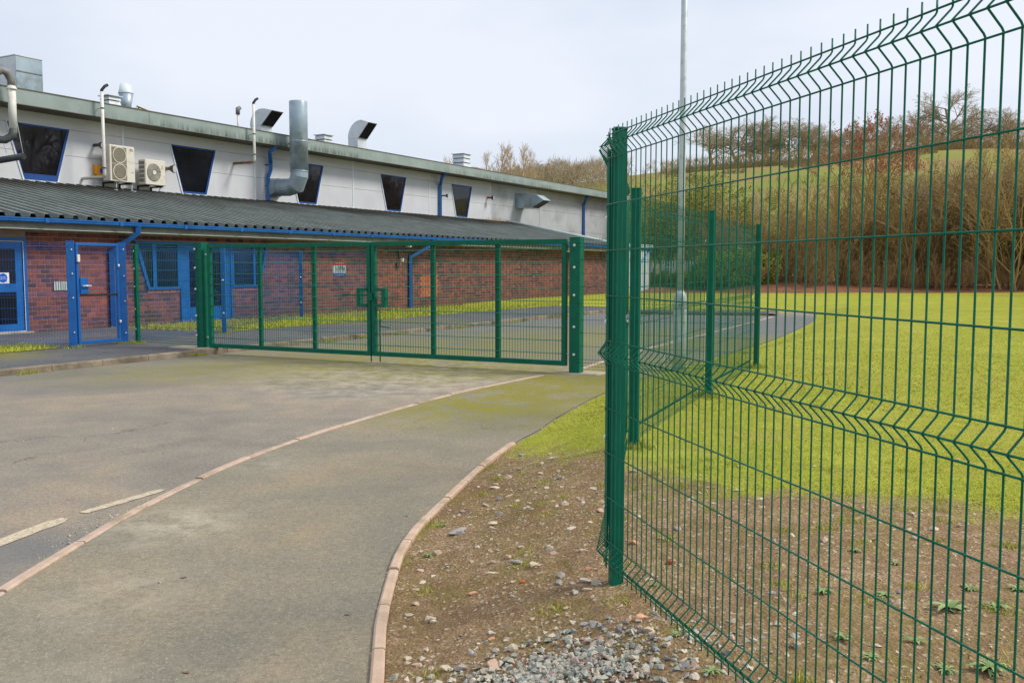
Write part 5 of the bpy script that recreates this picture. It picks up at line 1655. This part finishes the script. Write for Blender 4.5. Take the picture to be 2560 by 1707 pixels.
ORD = ['first', 'second', 'third', 'fourth', 'fifth', 'sixth', 'seventh', 'eighth', 'ninth', 'tenth', 'eleventh', 'twelfth', 'thirteenth', 'fourteenth', 'fifteenth', 'sixteenth', 'seventeenth', 'eighteenth', 'nineteenth', 'twentieth', 'twenty first', 'twenty second', 'twenty third', 'twenty fourth', 'twenty fifth', 'twenty sixth', 'twenty seventh', 'twenty eighth']
def lib(key, fn, mats):
    m, lv = fn()
    LIB[key] = [('branches', m.mesh('branches', mats[0]))] + ([('foliage', lv.mesh('foliage', mats[1]))] if lv else [])
for k in range(3):
    lib('oak%d' % k, lambda: make_tree(11 + k, 9.0, .3, OAK), ['bark_oak'])
for k in range(2):
    lib('pop%d' % k, lambda: make_tree(31 + k, 10.0, .14, POP), ['bark_pale'])
SAP = dict(POP); SAP['n'] = [14, 7, 5]; SAP['rmin'] = .012; SAP['ang'] = [.6, .6, .7]
for k in range(3):
    lib('sap%d' % k, lambda: make_tree(61 + k, 6.5, .06, SAP), ['bark_olive' if k else 'bark_hedge'])
for k in range(4):
    P = dict(SHR); P['leaves'] = 1 if k in (1, 3) else 0; P['lsc'] = .045
    lib('shr%d' % k, lambda: make_shrub(51 + k, 6.0, 8, P, leafmat=1 if P['leaves'] else None), [['bark_hedge', 'bark_khaki', 'bark_dark', 'bark_khaki'][k], 'leaf_dry'])
P = dict(SHR); P.update(leaves=3, lsc=.06); P['up'] = [.1, -.02, -.12, -.2]
for k in range(2):
    lib('wil%d' % k, lambda: make_shrub(71 + k, 7.0, 9, P, .7, .3, 1, .05), ['bark_olive', 'leaf_olive'])
P = dict(OAK); P.update(leaves=5, lsc=.06, rmin=.01, leafz=lambda p: p.z > 5.4)
P['n'] = [10, 6, 6, 4]
lib('beech', lambda: make_tree(91, 8.0, .13, P, 1), ['bark_hedge', 'leaf_rust'])
P = dict(SHR); P.update(leaves=4, lsc=.06)
lib('bush', lambda: make_shrub(95, 2.2, 16, P, .7, .8, 1, .02), ['bark_olive', 'leaf_olive'])
lib('low', lambda: make_shrub(97, 2.4, 12, SHR, .9, .9, None, .02), ['bark_hedge'])
def tree(key, name, x, y, z, s, label, cat, group, rz=None, sx=1.0):
    u = thing(name, (x, y, z), R.uniform(0, 6.28) if rz is None else rz, label, cat, group)
    u.scale = (s * sx, s * sx, s)
    for nm, me in LIB[key]:
        place(nm if not (nm == 'branches' and key.startswith(('oak', 'pop', 'beech', 'sap'))) else 'trunk_and_limbs', me, (0, 0, 0), u)
    return u
def ridge_tree(key, px, base_y, top_y, D, label, name='oak_tree', sx=1.0, group='bare trees on the hilltop', nom=9.0):
    r = ray(px, base_y); k = D / r.y
    x = r.x * k
    hz = hill_z(x, D)
    rt = ray(px, top_y)
    want = rt.z * D / rt.y + H - hz
    s = want / nom
    tree(key, name, x, D, hz - .2, s, label, 'tree', group, sx=sx * 1.45)
ridge_tree('oak0', 1778, 415, 312, 168, 'round crowned bare oak on hilltop just right of lamp column', sx=1.15)
ridge_tree('oak1', 1880, 405, 300, 170, 'bare oak second from the lamp column on hilltop')
ridge_tree('oak2', 1925, 402, 285, 171, 'tallest bare oak left of the rust leaved tree')
ridge_tree('oak0', 2003, 396, 288, 170, 'bare hilltop oak third right of the lamp column')
ridge_tree('oak1', 2048, 392, 308, 172, 'bare hilltop oak next to the rust leaved tree')
ridge_tree('oak2', 2235, 382, 285, 168, 'wide bare oak just right of rust leaved tree')
ridge_tree('oak0', 2310, 380, 268, 170, 'bare oak left of the highest tree on skyline')
ridge_tree('oak1', 2385, 376, 216, 165, 'highest bare oak on the skyline at right', sx=.9)
ridge_tree('oak2', 2445, 374, 262, 168, 'bare oak just right of the highest skyline tree')
ridge_tree('oak1', 2520, 372, 262, 166, 'bare oak at the far right of skyline')
ridge_tree('oak0', 2150, 384, 330, 174, 'low bare oak behind the rust leaved tree')
for k in range(16):
    px = 1845 + k * 46 + R.uniform(-12, 12)
    ridge_tree('oak%d' % ((k + 1) % 3), px, 390, R.uniform(300, 335) - .05 * (px - 1845), 176 + R.uniform(-4, 6), ORD[k] + ' of the smaller skyline trees counted from lamp column', 'skyline_tree', 1.1, 'smaller trees along the skyline')
# pale poplars and far wood behind the building
for px, ty, lab in ((1215, 372, 'leftmost pale bare poplar above the hall roof'), (1248, 345, 'second pale bare poplar above the hall roof'), (1282, 352, 'third pale bare poplar above the hall roof'), (1312, 345, 'fourth pale bare poplar above the hall roof'), (1335, 362, 'rightmost pale bare poplar above the hall roof'), (1105, 380, 'faint pale poplar top far left of the others')):
    ridge_tree('pop%d' % (px % 2), px, 470, ty, 120, lab, 'poplar_tree', .85, 'pale poplars behind the hall', 10.0)
for k, (px, by, ty, D, lab) in enumerate(((1352, 470, 395, 150, 'brown bare tree right of the pale poplars'), (1400, 470, 388, 152, 'rounded brown bare tree above far end of hall roof'), (1440, 472, 408, 150, 'small brown bare tree left of the corner post'), (1300, 470, 410, 155, 'brown bare tree behind the pale poplars'))):
    ridge_tree('oak%d' % (k % 3), px, by, ty, D, lab, 'bare_tree', 1.2, 'bare trees behind the hall')
for k, (px, ty) in enumerate(((1610, 400), (1640, 392), (1668, 402), (1688, 428))):
    ridge_tree('pop%d' % (k % 2), px, 480, ty, 140, ['leftmost', 'second', 'third', 'rightmost'][k] + ' thin bare birch left of the lamp column', 'birch_tree', 1.1, 'thin birches left of the lamp column', 10.0)
for k in range(10):
    x, y, z = BX(42 + k * 6.0 + R.uniform(-1.5, 1.5), -R.uniform(14, 19), 0)
    tree('oak%d' % (k % 3), 'boundary_tree', x, y, -.1, R.uniform(1.35, 2.1), ORD[k] + ' bare boundary tree right of the view, mirrored in windows', 'tree', 'boundary trees mirrored in the hall windows')
# far wood and hilltop hedge, each one mass
def mass(name, n, fn, mat, smin, smax, r, label, cat):
    rnd = random.Random(name)
    m = MB()
    for k in range(n):
        x, y, z, h = fn(rnd)
        p = Vector((x, y, z)); d = Vector((rnd.gauss(0, .45), rnd.gauss(0, .45), 1)).normalized()
        spike(m, p, p + d * rnd.uniform(smin, smax) * h, r)
    o = m.build(name, mat, label=label, cat=cat, kind='stuff')
def far_wood(rnd):
    x = rnd.uniform(-25, 18); y = 150 + rnd.uniform(-12, 25)
    k = 1.0 + .35 * noise.noise(Vector((x * .2, y * .1, 0)))
    return x, y, hill_z(x, y) + rnd.uniform(0, 3.2) * k, k
mass('far_wood', 9000, far_wood, 'bark_oak', .8, 2.2, .05, 'brown bare woodland on the slope behind the hall roof', 'wood')
def top_hedge(rnd):
    x = rnd.uniform(26, 110); y = 164 + rnd.gauss(0, 1.2)
    return x, y, hill_z(x, y) + rnd.uniform(-.2, 1.6), 1.0
mass('hilltop_hedge', 6000, top_hedge, 'bark_khaki', .5, 1.6, .045, 'low brown hedge running along the hilltop', 'hedge')
def scrub(rnd):
    x = rnd.uniform(26, 100); u = abs(rnd.gauss(0, 1)); y = 161 - min(2.4, u) * 13
    if noise.noise(Vector((x * .08, y * .06, 4))) < -.15 + .2 * u: y = 160 + rnd.uniform(-3, 3)
    return x, y, hill_z(x, y) - .1, 1.0
mass('hillside_scrub', 14000, scrub, 'thicket', .4, 1.5, .06, 'russet bracken and scrub below the hilltop hedge', 'scrub')
def thicket(rnd):
    while True:
        px = rnd.uniform(1750, 2700); y = 64 + 60 * rnd.random() ** 1.5
        if rnd.random() < smooth(1780, 2420, px) ** 1.3 + .05: break
    x = (px - 1280) / F_PX * y
    if noise.noise(Vector((x * .25, y * .15, 6))) < rnd.uniform(-.6, .3): x += rnd.uniform(-1.5, 1.5)
    return x, y, hill_z(x, y) - .1, 1.0
mass('slope_thicket', 8500, thicket, 'thicket', 1.2, 4.6, .022, 'brown and olive thicket of thin stems over the slope', 'thicket')
def field_hedge(rnd):
    x = rnd.uniform(10, 75); y = 92 + rnd.gauss(0, 1) + x * .1
    return x, y, hill_z(x, y) + rnd.uniform(-.1, 1.0), 1.0
# hedgerow at the far edge of the lawn
k = 0
hx = 13.6
rowpos = ['nearest the rust leaved tree', 'by the leaf litter bank']
while hx < 39:
    y = 56.5 + R.uniform(-1.2, 3.0)
    px = 1280 + F_PX * hx / y
    hgt = 4.6 + 2.6 * smooth(2000, 2500, px) + R.uniform(-.8, .8)
    if 2180 < px < 2260: hgt -= .8
    tree('shr%d' % (k % 4), 'hedgerow_shrub', hx, y, .3, hgt / 6.0, ORD[k] + ' tangled bare hedgerow shrub counted from the palisade end', 'shrub', 'bare shrubs of the hedgerow behind the lawn', sx=1.15)
    hx += R.uniform(1.0, 1.5); k += 1
hx = 14.0; k = 0
while hx < 40:
    y = 55.4 + R.uniform(-.5, .9)
    tree('low', 'hedge_bush', hx, y, .25, R.uniform(.7, 1.1), ORD[k] + ' low twiggy bush at the hedgerow foot counted from the palisade', 'bush', 'low bushes at the foot of the hedgerow', sx=1.1)
    hx += R.uniform(1.5, 2.6); k += 1
r = ray(2150, 700); tree('beech', 'beech_tree', r.x / r.y * 56.2, 56.2, .3, 10.3 / 8.0, 'hedgerow tree still holding rust brown leaves', 'tree', None, sx=.62)
for px, hgt, lab in ((1905, 6.5, 'slim bare tree at the left end of hedgerow'), (1970, 5.8, 'slim bare tree second in the hedgerow'), (2300, 7.4, 'slim bare tree right of centre in the hedgerow'), (2420, 8.2, 'tall bare hedgerow tree near the right edge'), (2540, 9.0, 'tall dense bare hedgerow tree at the right edge')):
    r = ray(px, 700); y = 58.5
    tree('pop0' if hgt < 7 else 'oak1', 'hedgerow_tree', r.x / r.y * y, y, .3, hgt / (10 if hgt < 7 else 9), lab, 'tree', 'bare hedgerow trees', sx=.8)
for k in range(26):
    px = 1885 + k * 27 + R.uniform(-10, 10); y = 64 + R.uniform(0, 14); r = ray(px, 690); x = r.x / r.y * y
    tree('sap%d' % (k % 3), 'sapling', x, y, hill_z(x, y) - .1, R.uniform(.8, 1.2), ORD[k] + ' thin bare sapling on the slope behind hedgerow from left', 'sapling', 'bare saplings behind the hedgerow')
# willows and bushes beyond the palisade
for k, (px, hgt, lab) in enumerate(((1600, 7.0, 'olive weeping willow behind the white annexe'), (1650, 7.4, 'olive weeping willow behind left part of palisade'), (1700, 7.0, 'olive weeping willow directly behind the lamp column'), (1745, 6.6, 'olive weeping willow behind right part of palisade'), (1800, 6.2, 'olive weeping willow right of the palisade'), (1850, 6.0, 'olive weeping willow left of the farthest green post'))):
    r = ray(px, 690); y = 66 + (k % 3) * 1.6 + (9 if px < 1620 else 0)
    tree('wil%d' % (k % 2), 'willow_tree', r.x / r.y * y, y, .4, hgt / 7.0, lab, 'tree', 'olive willows beyond the palisade', sx=1.3)
for k, (px, y, s) in enumerate(((1790, 55.5, 1.0), (1830, 55, 1.15), (1870, 55.5, 1.1), (1905, 56, .9), (1640, 56.5, .45), (1680, 56.4, .5), (1720, 56.2, .5), (1755, 56, .6))):
    r = ray(px, 700)
    tree('bush', 'green_bush', r.x / r.y * y, y, .28, s, ['dense green bush right of the palisade', 'big green bush between third and fourth green posts', 'big green bush behind the fourth green post', 'green bush at the left end of hedgerow', 'low bush at left in front of palisade', 'second low bush in front of palisade', 'third low bush in front of palisade', 'low bush at the right end of palisade'][k], 'bush', 'green bushes by the palisade')

# ------------------------------------------------------------------ stones, gravel, weeds, grass blades
def stone_mesh(seed, mat, flat=.6, nn=9):
    rnd = random.Random(seed)
    import bmesh
    bm = bmesh.new()
    for k in range(nn + 5):
        v = rv(rnd); bm.verts.new((v.x * rnd.uniform(.75, 1), v.y * rnd.uniform(.6, .9), v.z * flat * rnd.uniform(.7, 1)))
    bmesh.ops.convex_hull(bm, input=bm.verts)
    for v in [v for v in bm.verts if not v.link_faces]: bm.verts.remove(v)
    me = bpy.data.meshes.new('stone'); bm.to_mesh(me); bm.free()
    me.materials.append(MT[mat])
    return me
SM = [stone_mesh(200 + k, 'stone', .45 + .06 * k, 8 + k) for k in range(7)]
def fence_side(x, y):  # >0 is the lawn side of the near fence line
    a = Vector(P0); d = Vector((P0[0] - s1.x, P0[1] - s1.y)).normalized()
    v = Vector((x, y)) - a
    return d.x * v.y - d.y * v.x
big = [((1617, 1582), (.055, .035, .02), 'stone_dark', 'large flat dark slab in the soil below corner post', 20), ((1601, 1547), (.035, .02, .022), 'stone_pink', 'pink wedge shaped stone just behind dark slab', 20),
       ((1492, 1612), (.03, .02, .02), 'stone_pale', 'lumpy pale stone at the back of gravel heap', 0), ((1283, 1624), (.026, .02, .026), 'stone_pale', 'knobbly pale stone standing left of gravel heap', 0),
       ((1229, 1600), (.02, .016, .016), 'stone_pink', 'pinkish lump left of the knobbly pale stone', 30), ((1292, 1408), (.055, .03, .018), 'stone_grey', 'broad flat grey stone in the middle of soil verge', 0),
       ((1233, 1435), (.05, .014, .014), 'stone_pale', 'long pale stone beside the broad grey one', 0), ((1184, 1485), (.032, .018, .016), 'stone_pink', 'flat pink stone nearest the curved edging', 0),
       ((1143, 1331), (.09, .035, .022), 'stone_grey', 'long concrete fragment half buried near the edging', 50), ((1236, 1221), (.06, .02, .02), 'stone_pale', 'long pale stone at the top of soil verge', 0),
       ((1248, 1250), (.03, .022, .035), 'stone_grey', 'upright grey stone below the long pale one', 0), ((1250, 1288), (.035, .022, .03), 'stone_grey', 'angular grey green stone in the upper verge', 40),
       ((1232, 1312), (.04, .02, .02), 'stone_pale', 'flat pale stone in the upper verge', 20), ((1306, 1455), (.018, .012, .012), 'stone_orange', 'bright orange scrap lying on the soil', 0),
       ((1675, 1409), (.035, .025, .022), 'stone_red', 'red brick scrap inside the near mesh panel', 0), ((1580, 1358), (.045, .02, .018), 'stone_pink', 'flat pink stone just inside the corner post', 0),
       ((1467, 1425), (.028, .018, .02), 'stone_pink', 'banded pink stone left of corner post', 0), ((1468, 1475), (.03, .018, .016), 'stone_pale', 'rounded buff stone below the corner post', 0),
       ((1112, 1675), (.03, .026, .024), 'stone_pale', 'white stone at the left end of gravel heap', 0), ((1152, 1672), (.035, .02, .02), 'stone_grey', 'green grey stone beside the white one at gravel edge', 0)]
for (px, py), sc_, mat, lab, rot in big:
    z = .1
    for it in range(6):
        x, y = G(px, py, z); z = verge_z(x, y)
    me = stone_mesh(px, mat, .8, 12)
    place('stone', me, (x, y, z + sc_[2] * .35), rot=(R.uniform(-.15, .15), R.uniform(-.15, .15), math.radians(rot)), scale=(sc_[0], sc_[1], sc_[2]), label=lab, cat='stone', group='larger stones on the verge')
cnt = 0
while cnt < 280:
    if R.random() < .72:
        y = R.uniform(3.0, 8.0); x = R.uniform(-.65, .62)
    else:
        y = R.uniform(2.2, 6.6); x = R.uniform(.5, 2.6)
    if x < inner_x(y) + .08 or lawn_edge(x, y) > .1: continue
    if noise.noise(Vector((x * 1.5, y * 1.5, 9))) < R.uniform(-.5, .3): continue
    s = min(.045, .009 + abs(R.gauss(0, .013)))
    place('pebble', SM[cnt % 7], (x, y, verge_z(x, y) + s * .02), rot=(R.uniform(-.3, .3), R.uniform(-.3, .3), R.uniform(0, 6.3)), scale=(s * R.uniform(.9, 1.5), s, s), label='small pale stone scattered on the bare soil verge', cat='stone', group='small stones scattered over the verge')
    cnt += 1
def rocks(name, n, fn, mat, label, cat):
    m = MB()
    import bmesh
    base = []
    for k in range(6):
        me = stone_mesh(300 + k, mat, .7, 3)
        base.append(([tuple(v.co) for v in me.vertices], [tuple(p.vertices) for p in me.polygons]))
    for k in range(n):
        r_ = fn()
        if r_ is None: continue
        x, y, z, s = r_
        vs, fs = base[k % 6]
        Mx = Matrix.Translation((x, y, z)) @ Matrix.Rotation(R.uniform(0, 6.3), 4, 'Z') @ Matrix.Rotation(R.uniform(-.6, .6), 4, 'X')
        m.add([tuple(Mx @ Vector((a * s * 1.2, b * s, c * s))) for a, b, c in vs], fs)
    return m.build(name, mat, label=label, cat=cat, kind='stuff')
def heap():
    a, rr = R.uniform(0, 6.28), abs(R.gauss(0, .5))
    x, y = .16 + math.cos(a) * rr * .75, 3.32 + math.sin(a) * rr * .46
    if x < inner_x(y) + .06: return None
    s = R.choice([.005, .006, .008, .01, .013, .018, .022]) * R.uniform(.8, 1.2)
    return x, y, verge_z(x, y) + max(0, .02 * (1 - rr * 1.1)) * R.random() + s * .1, s
rocks('gravel_heap', 3000, heap, 'gravel', 'spread of mixed grey green gravel at the bottom edge', 'gravel')
def grit():
    y = R.uniform(2.6, 8.2); x = R.uniform(-.65, 3.2)
    if x < inner_x(y) + .02 or lawn_edge(x, y) > .15: return None
    if noise.noise(Vector((x * 1.1, y * 1.1, 12))) < R.uniform(-.45, .35): return None
    s = R.uniform(.003, .0095)
    return x, y, verge_z(x, y) + s * .2, s
rocks('verge_grit', 9500, grit, 'stone', 'fine grit and chippings over the bare soil verge', 'grit')
def road_grit():
    if R.random() < .45:
        y = R.gauss(5.75, .3); x = outer_x(y) - .06 - abs(R.gauss(0, .1)); z = 0
    else:
        y = R.uniform(3, 15); x = R.uniform(-6, inner_x(y) - .05); z = 0.008 if x > outer_x(y) else 0
        if abs(x - outer_x(y)) < .06: return None
    s = R.uniform(.002, .006) if R.random() < .9 else R.uniform(.006, .014)
    return x, y, z + s * .3, s
rocks('road_grit', 420, road_grit, 'gravel', 'loose grit scattered on the road and path', 'grit')
# weeds: leaf rosettes
def rosette(seed, n, L, wdt):
    rnd = random.Random(seed); m = MB()
    for k in range(n):
        a = 6.28 * k * .382 + rnd.uniform(-.4, .4); l_ = L * rnd.uniform(.3, 1.15); lift = rnd.uniform(.15, 1.1)
        ca, sa = math.cos(a), math.sin(a)
        pts = []
        for s in range(6):
            u = s / 5; rr = l_ * u; zz = lift * l_ * (u - u * u * .85) + .004
            ww = wdt * (.25 + 1.2 * math.sin(math.pi * min(1, u * .82 + .12))) * (.15 if s == 5 else 1) * rnd.uniform(.6, 1.15)
            pts.append((Vector((ca * rr - sa * ww, sa * rr + ca * ww, zz + .25 * ww)), Vector((ca * rr, sa * rr, zz)), Vector((ca * rr + sa * ww, sa * rr - ca * ww, zz + .25 * ww))))
        i = len(m.v)
        for p in pts: m.v += [tuple(q) for q in p]
        for s in range(5):
            for c_ in range(2):
                m.f.append((i + s * 3 + c_, i + s * 3 + c_ + 1, i + s * 3 + c_ + 4, i + s * 3 + c_ + 3)); m.sm.append(True)
    return m.mesh('rosette', 'weed')
WM = [rosette(400 + k, 12 + 5 * k, .06, .0062 - .0005 * k) for k in range(6)]
weeds = [((2375, 1525), 1.7, 'largest weed rosette behind the near mesh at right'), ((2490, 1520), 1.2, 'spreading weed rosette right of the largest one'), ((2210, 1490), .95, 'weed rosette with a dry leaf left of the largest one'), ((2060, 1480), .95, 'weed rosette near the middle of near mesh panel'),
         ((2475, 1675), 1.5, 'broad leaved weed at the bottom right corner'), ((2365, 1675), 1.0, 'weed clump at the bottom right beside broad leaved one'), ((2290, 1605), .9, 'weed rosette near the bottom right middle'), ((2105, 1595), .9, 'weed rosette in bare soil at bottom centre right'),
         ((2180, 1645), .8, 'weed rosette low down in front of the brown soil'), ((2425, 1472), .9, 'weed rosette above the two large ones'), ((2545, 1475), 1.0, 'weed rosette at the right edge of picture'), ((2240, 1410), .7, 'small weed rosette in upper soil behind mesh'), ((2140, 1378), .7, 'small weed rosette near the lawn edge behind mesh'),
         ((1640, 1465), .6, 'small grassy weed beside the foot of corner post'), ((1691, 1587), .6, 'small weed tuft in front of near mesh panel'), ((1778, 1680), .8, 'leafy weed at the bottom edge under near mesh'), ((1070, 1390), .8, 'yellow green weed against the curved path edging'), ((1105, 1315), .7, 'low weed beside the long concrete fragment')]
for k, ((px, py), s, lab) in enumerate(weeds):
    z = .2
    for it in range(6):
        x, y = G(px, py, z); z = verge_z(x, y)
    place('weed', WM[k % 6], (x, y, z), rot=(0, 0, R.uniform(0, 6.3)), scale=(s * .85, s * .85, s * .85), label=lab, cat='weed', group='weeds in the bare soil')
# grass blades
def blades(name, n, fn, label, h0=.012, h1=.04, lean=.6):
    m = MB()
    for k in range(n):
        r_ = fn()
        if r_ is None: continue
        x, y, z, s = r_
        a = R.uniform(0, 6.28); w_ = .0028 * s * R.uniform(.7, 1.4); h = R.uniform(h0, h1) * s
        lx_, ly_ = R.gauss(0, lean) * h, R.gauss(0, lean) * h
        m.face([(x - math.cos(a) * w_, y - math.sin(a) * w_, z - .004), (x + math.cos(a) * w_, y + math.sin(a) * w_, z - .004), (x + lx_, y + ly_, z + h)])
    return m.build(name, 'blade', label=label, cat='grass', kind='stuff')
def lawn_blade():
    y = 5.0 + 18 * (R.random() ** 1.7)
    if R.random() < (y - 13) / 10: return None
    x = R.uniform(inner_x(y) + .02, .58 * y + .9)
    e_ = lawn_edge(x, y) + .35 * noise.noise(Vector((x * 1.4, y * 1.4, 2)))
    if e_ < .0 and R.random() > .12 * math.exp(e_ * 2.2): return None
    if x < inner_x(y) + .25 and R.random() < .4: return None
    return x, y, verge_z(x, y), 1.0 if y < 9 else 1.6
blades('lawn_blades', 110000, lawn_blade, 'short mossy grass covering the lawn behind the fence', .006, .016, 1.7)
def soil_tuft_fn():
    cs = [(R.uniform(-.5, 3), R.uniform(2.4, 7)) for k in range(90)]
    def f():
        cx_, cy_ = R.choice(cs)
        x, y = cx_ + R.gauss(0, .035), cy_ + R.gauss(0, .035)
        if x < inner_x(y) + .03: return None
        return x, y, verge_z(x, y), 1.0
    return f
blades('soil_tufts', 5500, soil_tuft_fn(), 'thin tufts of grass and moss in the bare soil', .008, .032)
def strip_blade():
    t_ = R.uniform(15.4, 47) ; t_ = 15.4 + (t_ - 15.4) * R.random() ** .6
    p_ = R.uniform(16.5, 20.4)
    x, y, z = BX(t_, p_, 0)
    u = (p_ - 16.55) / 3.91
    return x, y, .115 - .065 * smooth(0, 1, u) + .05 * noise.noise(Vector((t_ * .8, p_ * .8, 1))), 3.0
blades('strip_blades', 26000, strip_blade, 'rough grass strip along the foot of brick wall', .02, .05)
def patch_blade():
    x, y, z = BX(R.uniform(4, 11), R.uniform(15.9, 17.1), 0)
    return x, y, .12, 2.6
blades('patch_blades', 5000, patch_blade, 'grass patch under the blue mesh panel at left', .015, .04)
def kerb_tuft():
    k_ = R.choice([(12.0, .1), (15.6, .12), (8.7, .12), (18.2, .15), (21, .2), (24, .2), (16.8, .1), (27, .3)])
    x, y, z = BX(k_[0] + R.gauss(0, k_[1]), KP - abs(R.gauss(0, .03)) - .01, 0)
    return x, y, 0, 1.8
blades('kerb_tufts', 900, kerb_tuft, 'small grass tufts growing in the kerb channel', .02, .05)

# ------------------------------------------------------------------ fallen leaves and pale bits
MT['leaf_brown'] = mottled('fallen_leaf', srgb(112, 84, 66), srgb(138, 102, 78), 20, 0.8)
lm = MB()
lp = [(-1, 0, .0), (-.5, .42, .12), (.2, .5, .05), (.9, .1, .22), (1.1, 0, .1), (.5, -.4, .0), (-.3, -.45, .16)]
lm.add(lp + [(0, 0, .1)], [(i, (i + 1) % 7, 7) for i in range(7)])
lme = lm.mesh('fallen_leaf', 'leaf_brown')
for (px, py, sz, lab) in ((460, 1443, .03, 'reddish leaf lying in the middle of near path'), (868, 1536, .024, 'orange leaf near the curved edging on path'), (1016, 1290, .02, 'dark leaf on the path beside curved edging'), (408, 1129, .026, 'brown leaf on the road above the painted dash'), (308, 1127, .022, 'small brown leaf on the road left of another'), (465, 1680, .026, 'pale curled leaf at the bottom edge of path')):
    x, y = G(px, py, .01)
    place('fallen_leaf', lme, (x, y, .011 if x > outer_x(y) else .004), rot=(0, 0, R.uniform(0, 6)), scale=(sz * .65, sz * .65, sz * .65), label=lab, cat='leaf', group='fallen leaves')
for k in range(16):
    px, py = R.uniform(1760, 2540), R.uniform(860, 1180)
    x, y = G(px, py, .2)
    sz = R.uniform(.009, .02)
    place('pebble', SM[k % 7], (x, y, verge_z(x, y) + .006), rot=(0, 0, R.uniform(0, 6)), scale=(sz * 1.4, sz, sz * .6), label='tiny pale stone lying in the short lawn grass', cat='stone', group='pale bits in the lawn')

def foot_tuft():
    q, zf = R.choice([(p2, .2), (p3, .2), (p4, .19), ((lx, ly), .15), (b3, .09), (b4, .08), (b5, .08), (gt_, .1), (bl, .1), (br, .1)])
    a, rr = R.uniform(0, 6.28), .05 + abs(R.gauss(0, .06))
    x, y = q[0] + math.cos(a) * rr, q[1] + math.sin(a) * rr
    return x, y, (verge_z(x, y) if q in (p2, p3, p4) else zf), 1.8
blades('post_foot_tufts', 2600, foot_tuft, 'longer grass tufts left around the feet of posts', .015, .05)
def edge_tuft():
    y = R.uniform(3.0, 14); side = R.random() < .7
    if noise.noise(Vector((y * 1.7, 3 if side else 9, 0))) < .12: return None
    x = (inner_x(y) + .03 + abs(R.gauss(0, .03))) if side else outer_x(y) + R.choice([-1, 1]) * (.035 + abs(R.gauss(0, .012)))
    return x, y, (verge_z(x, y) if side else .004), .8
blades('edging_tufts', 5000, edge_tuft, 'moss and grass blades growing along the path edgings', .008, .028)
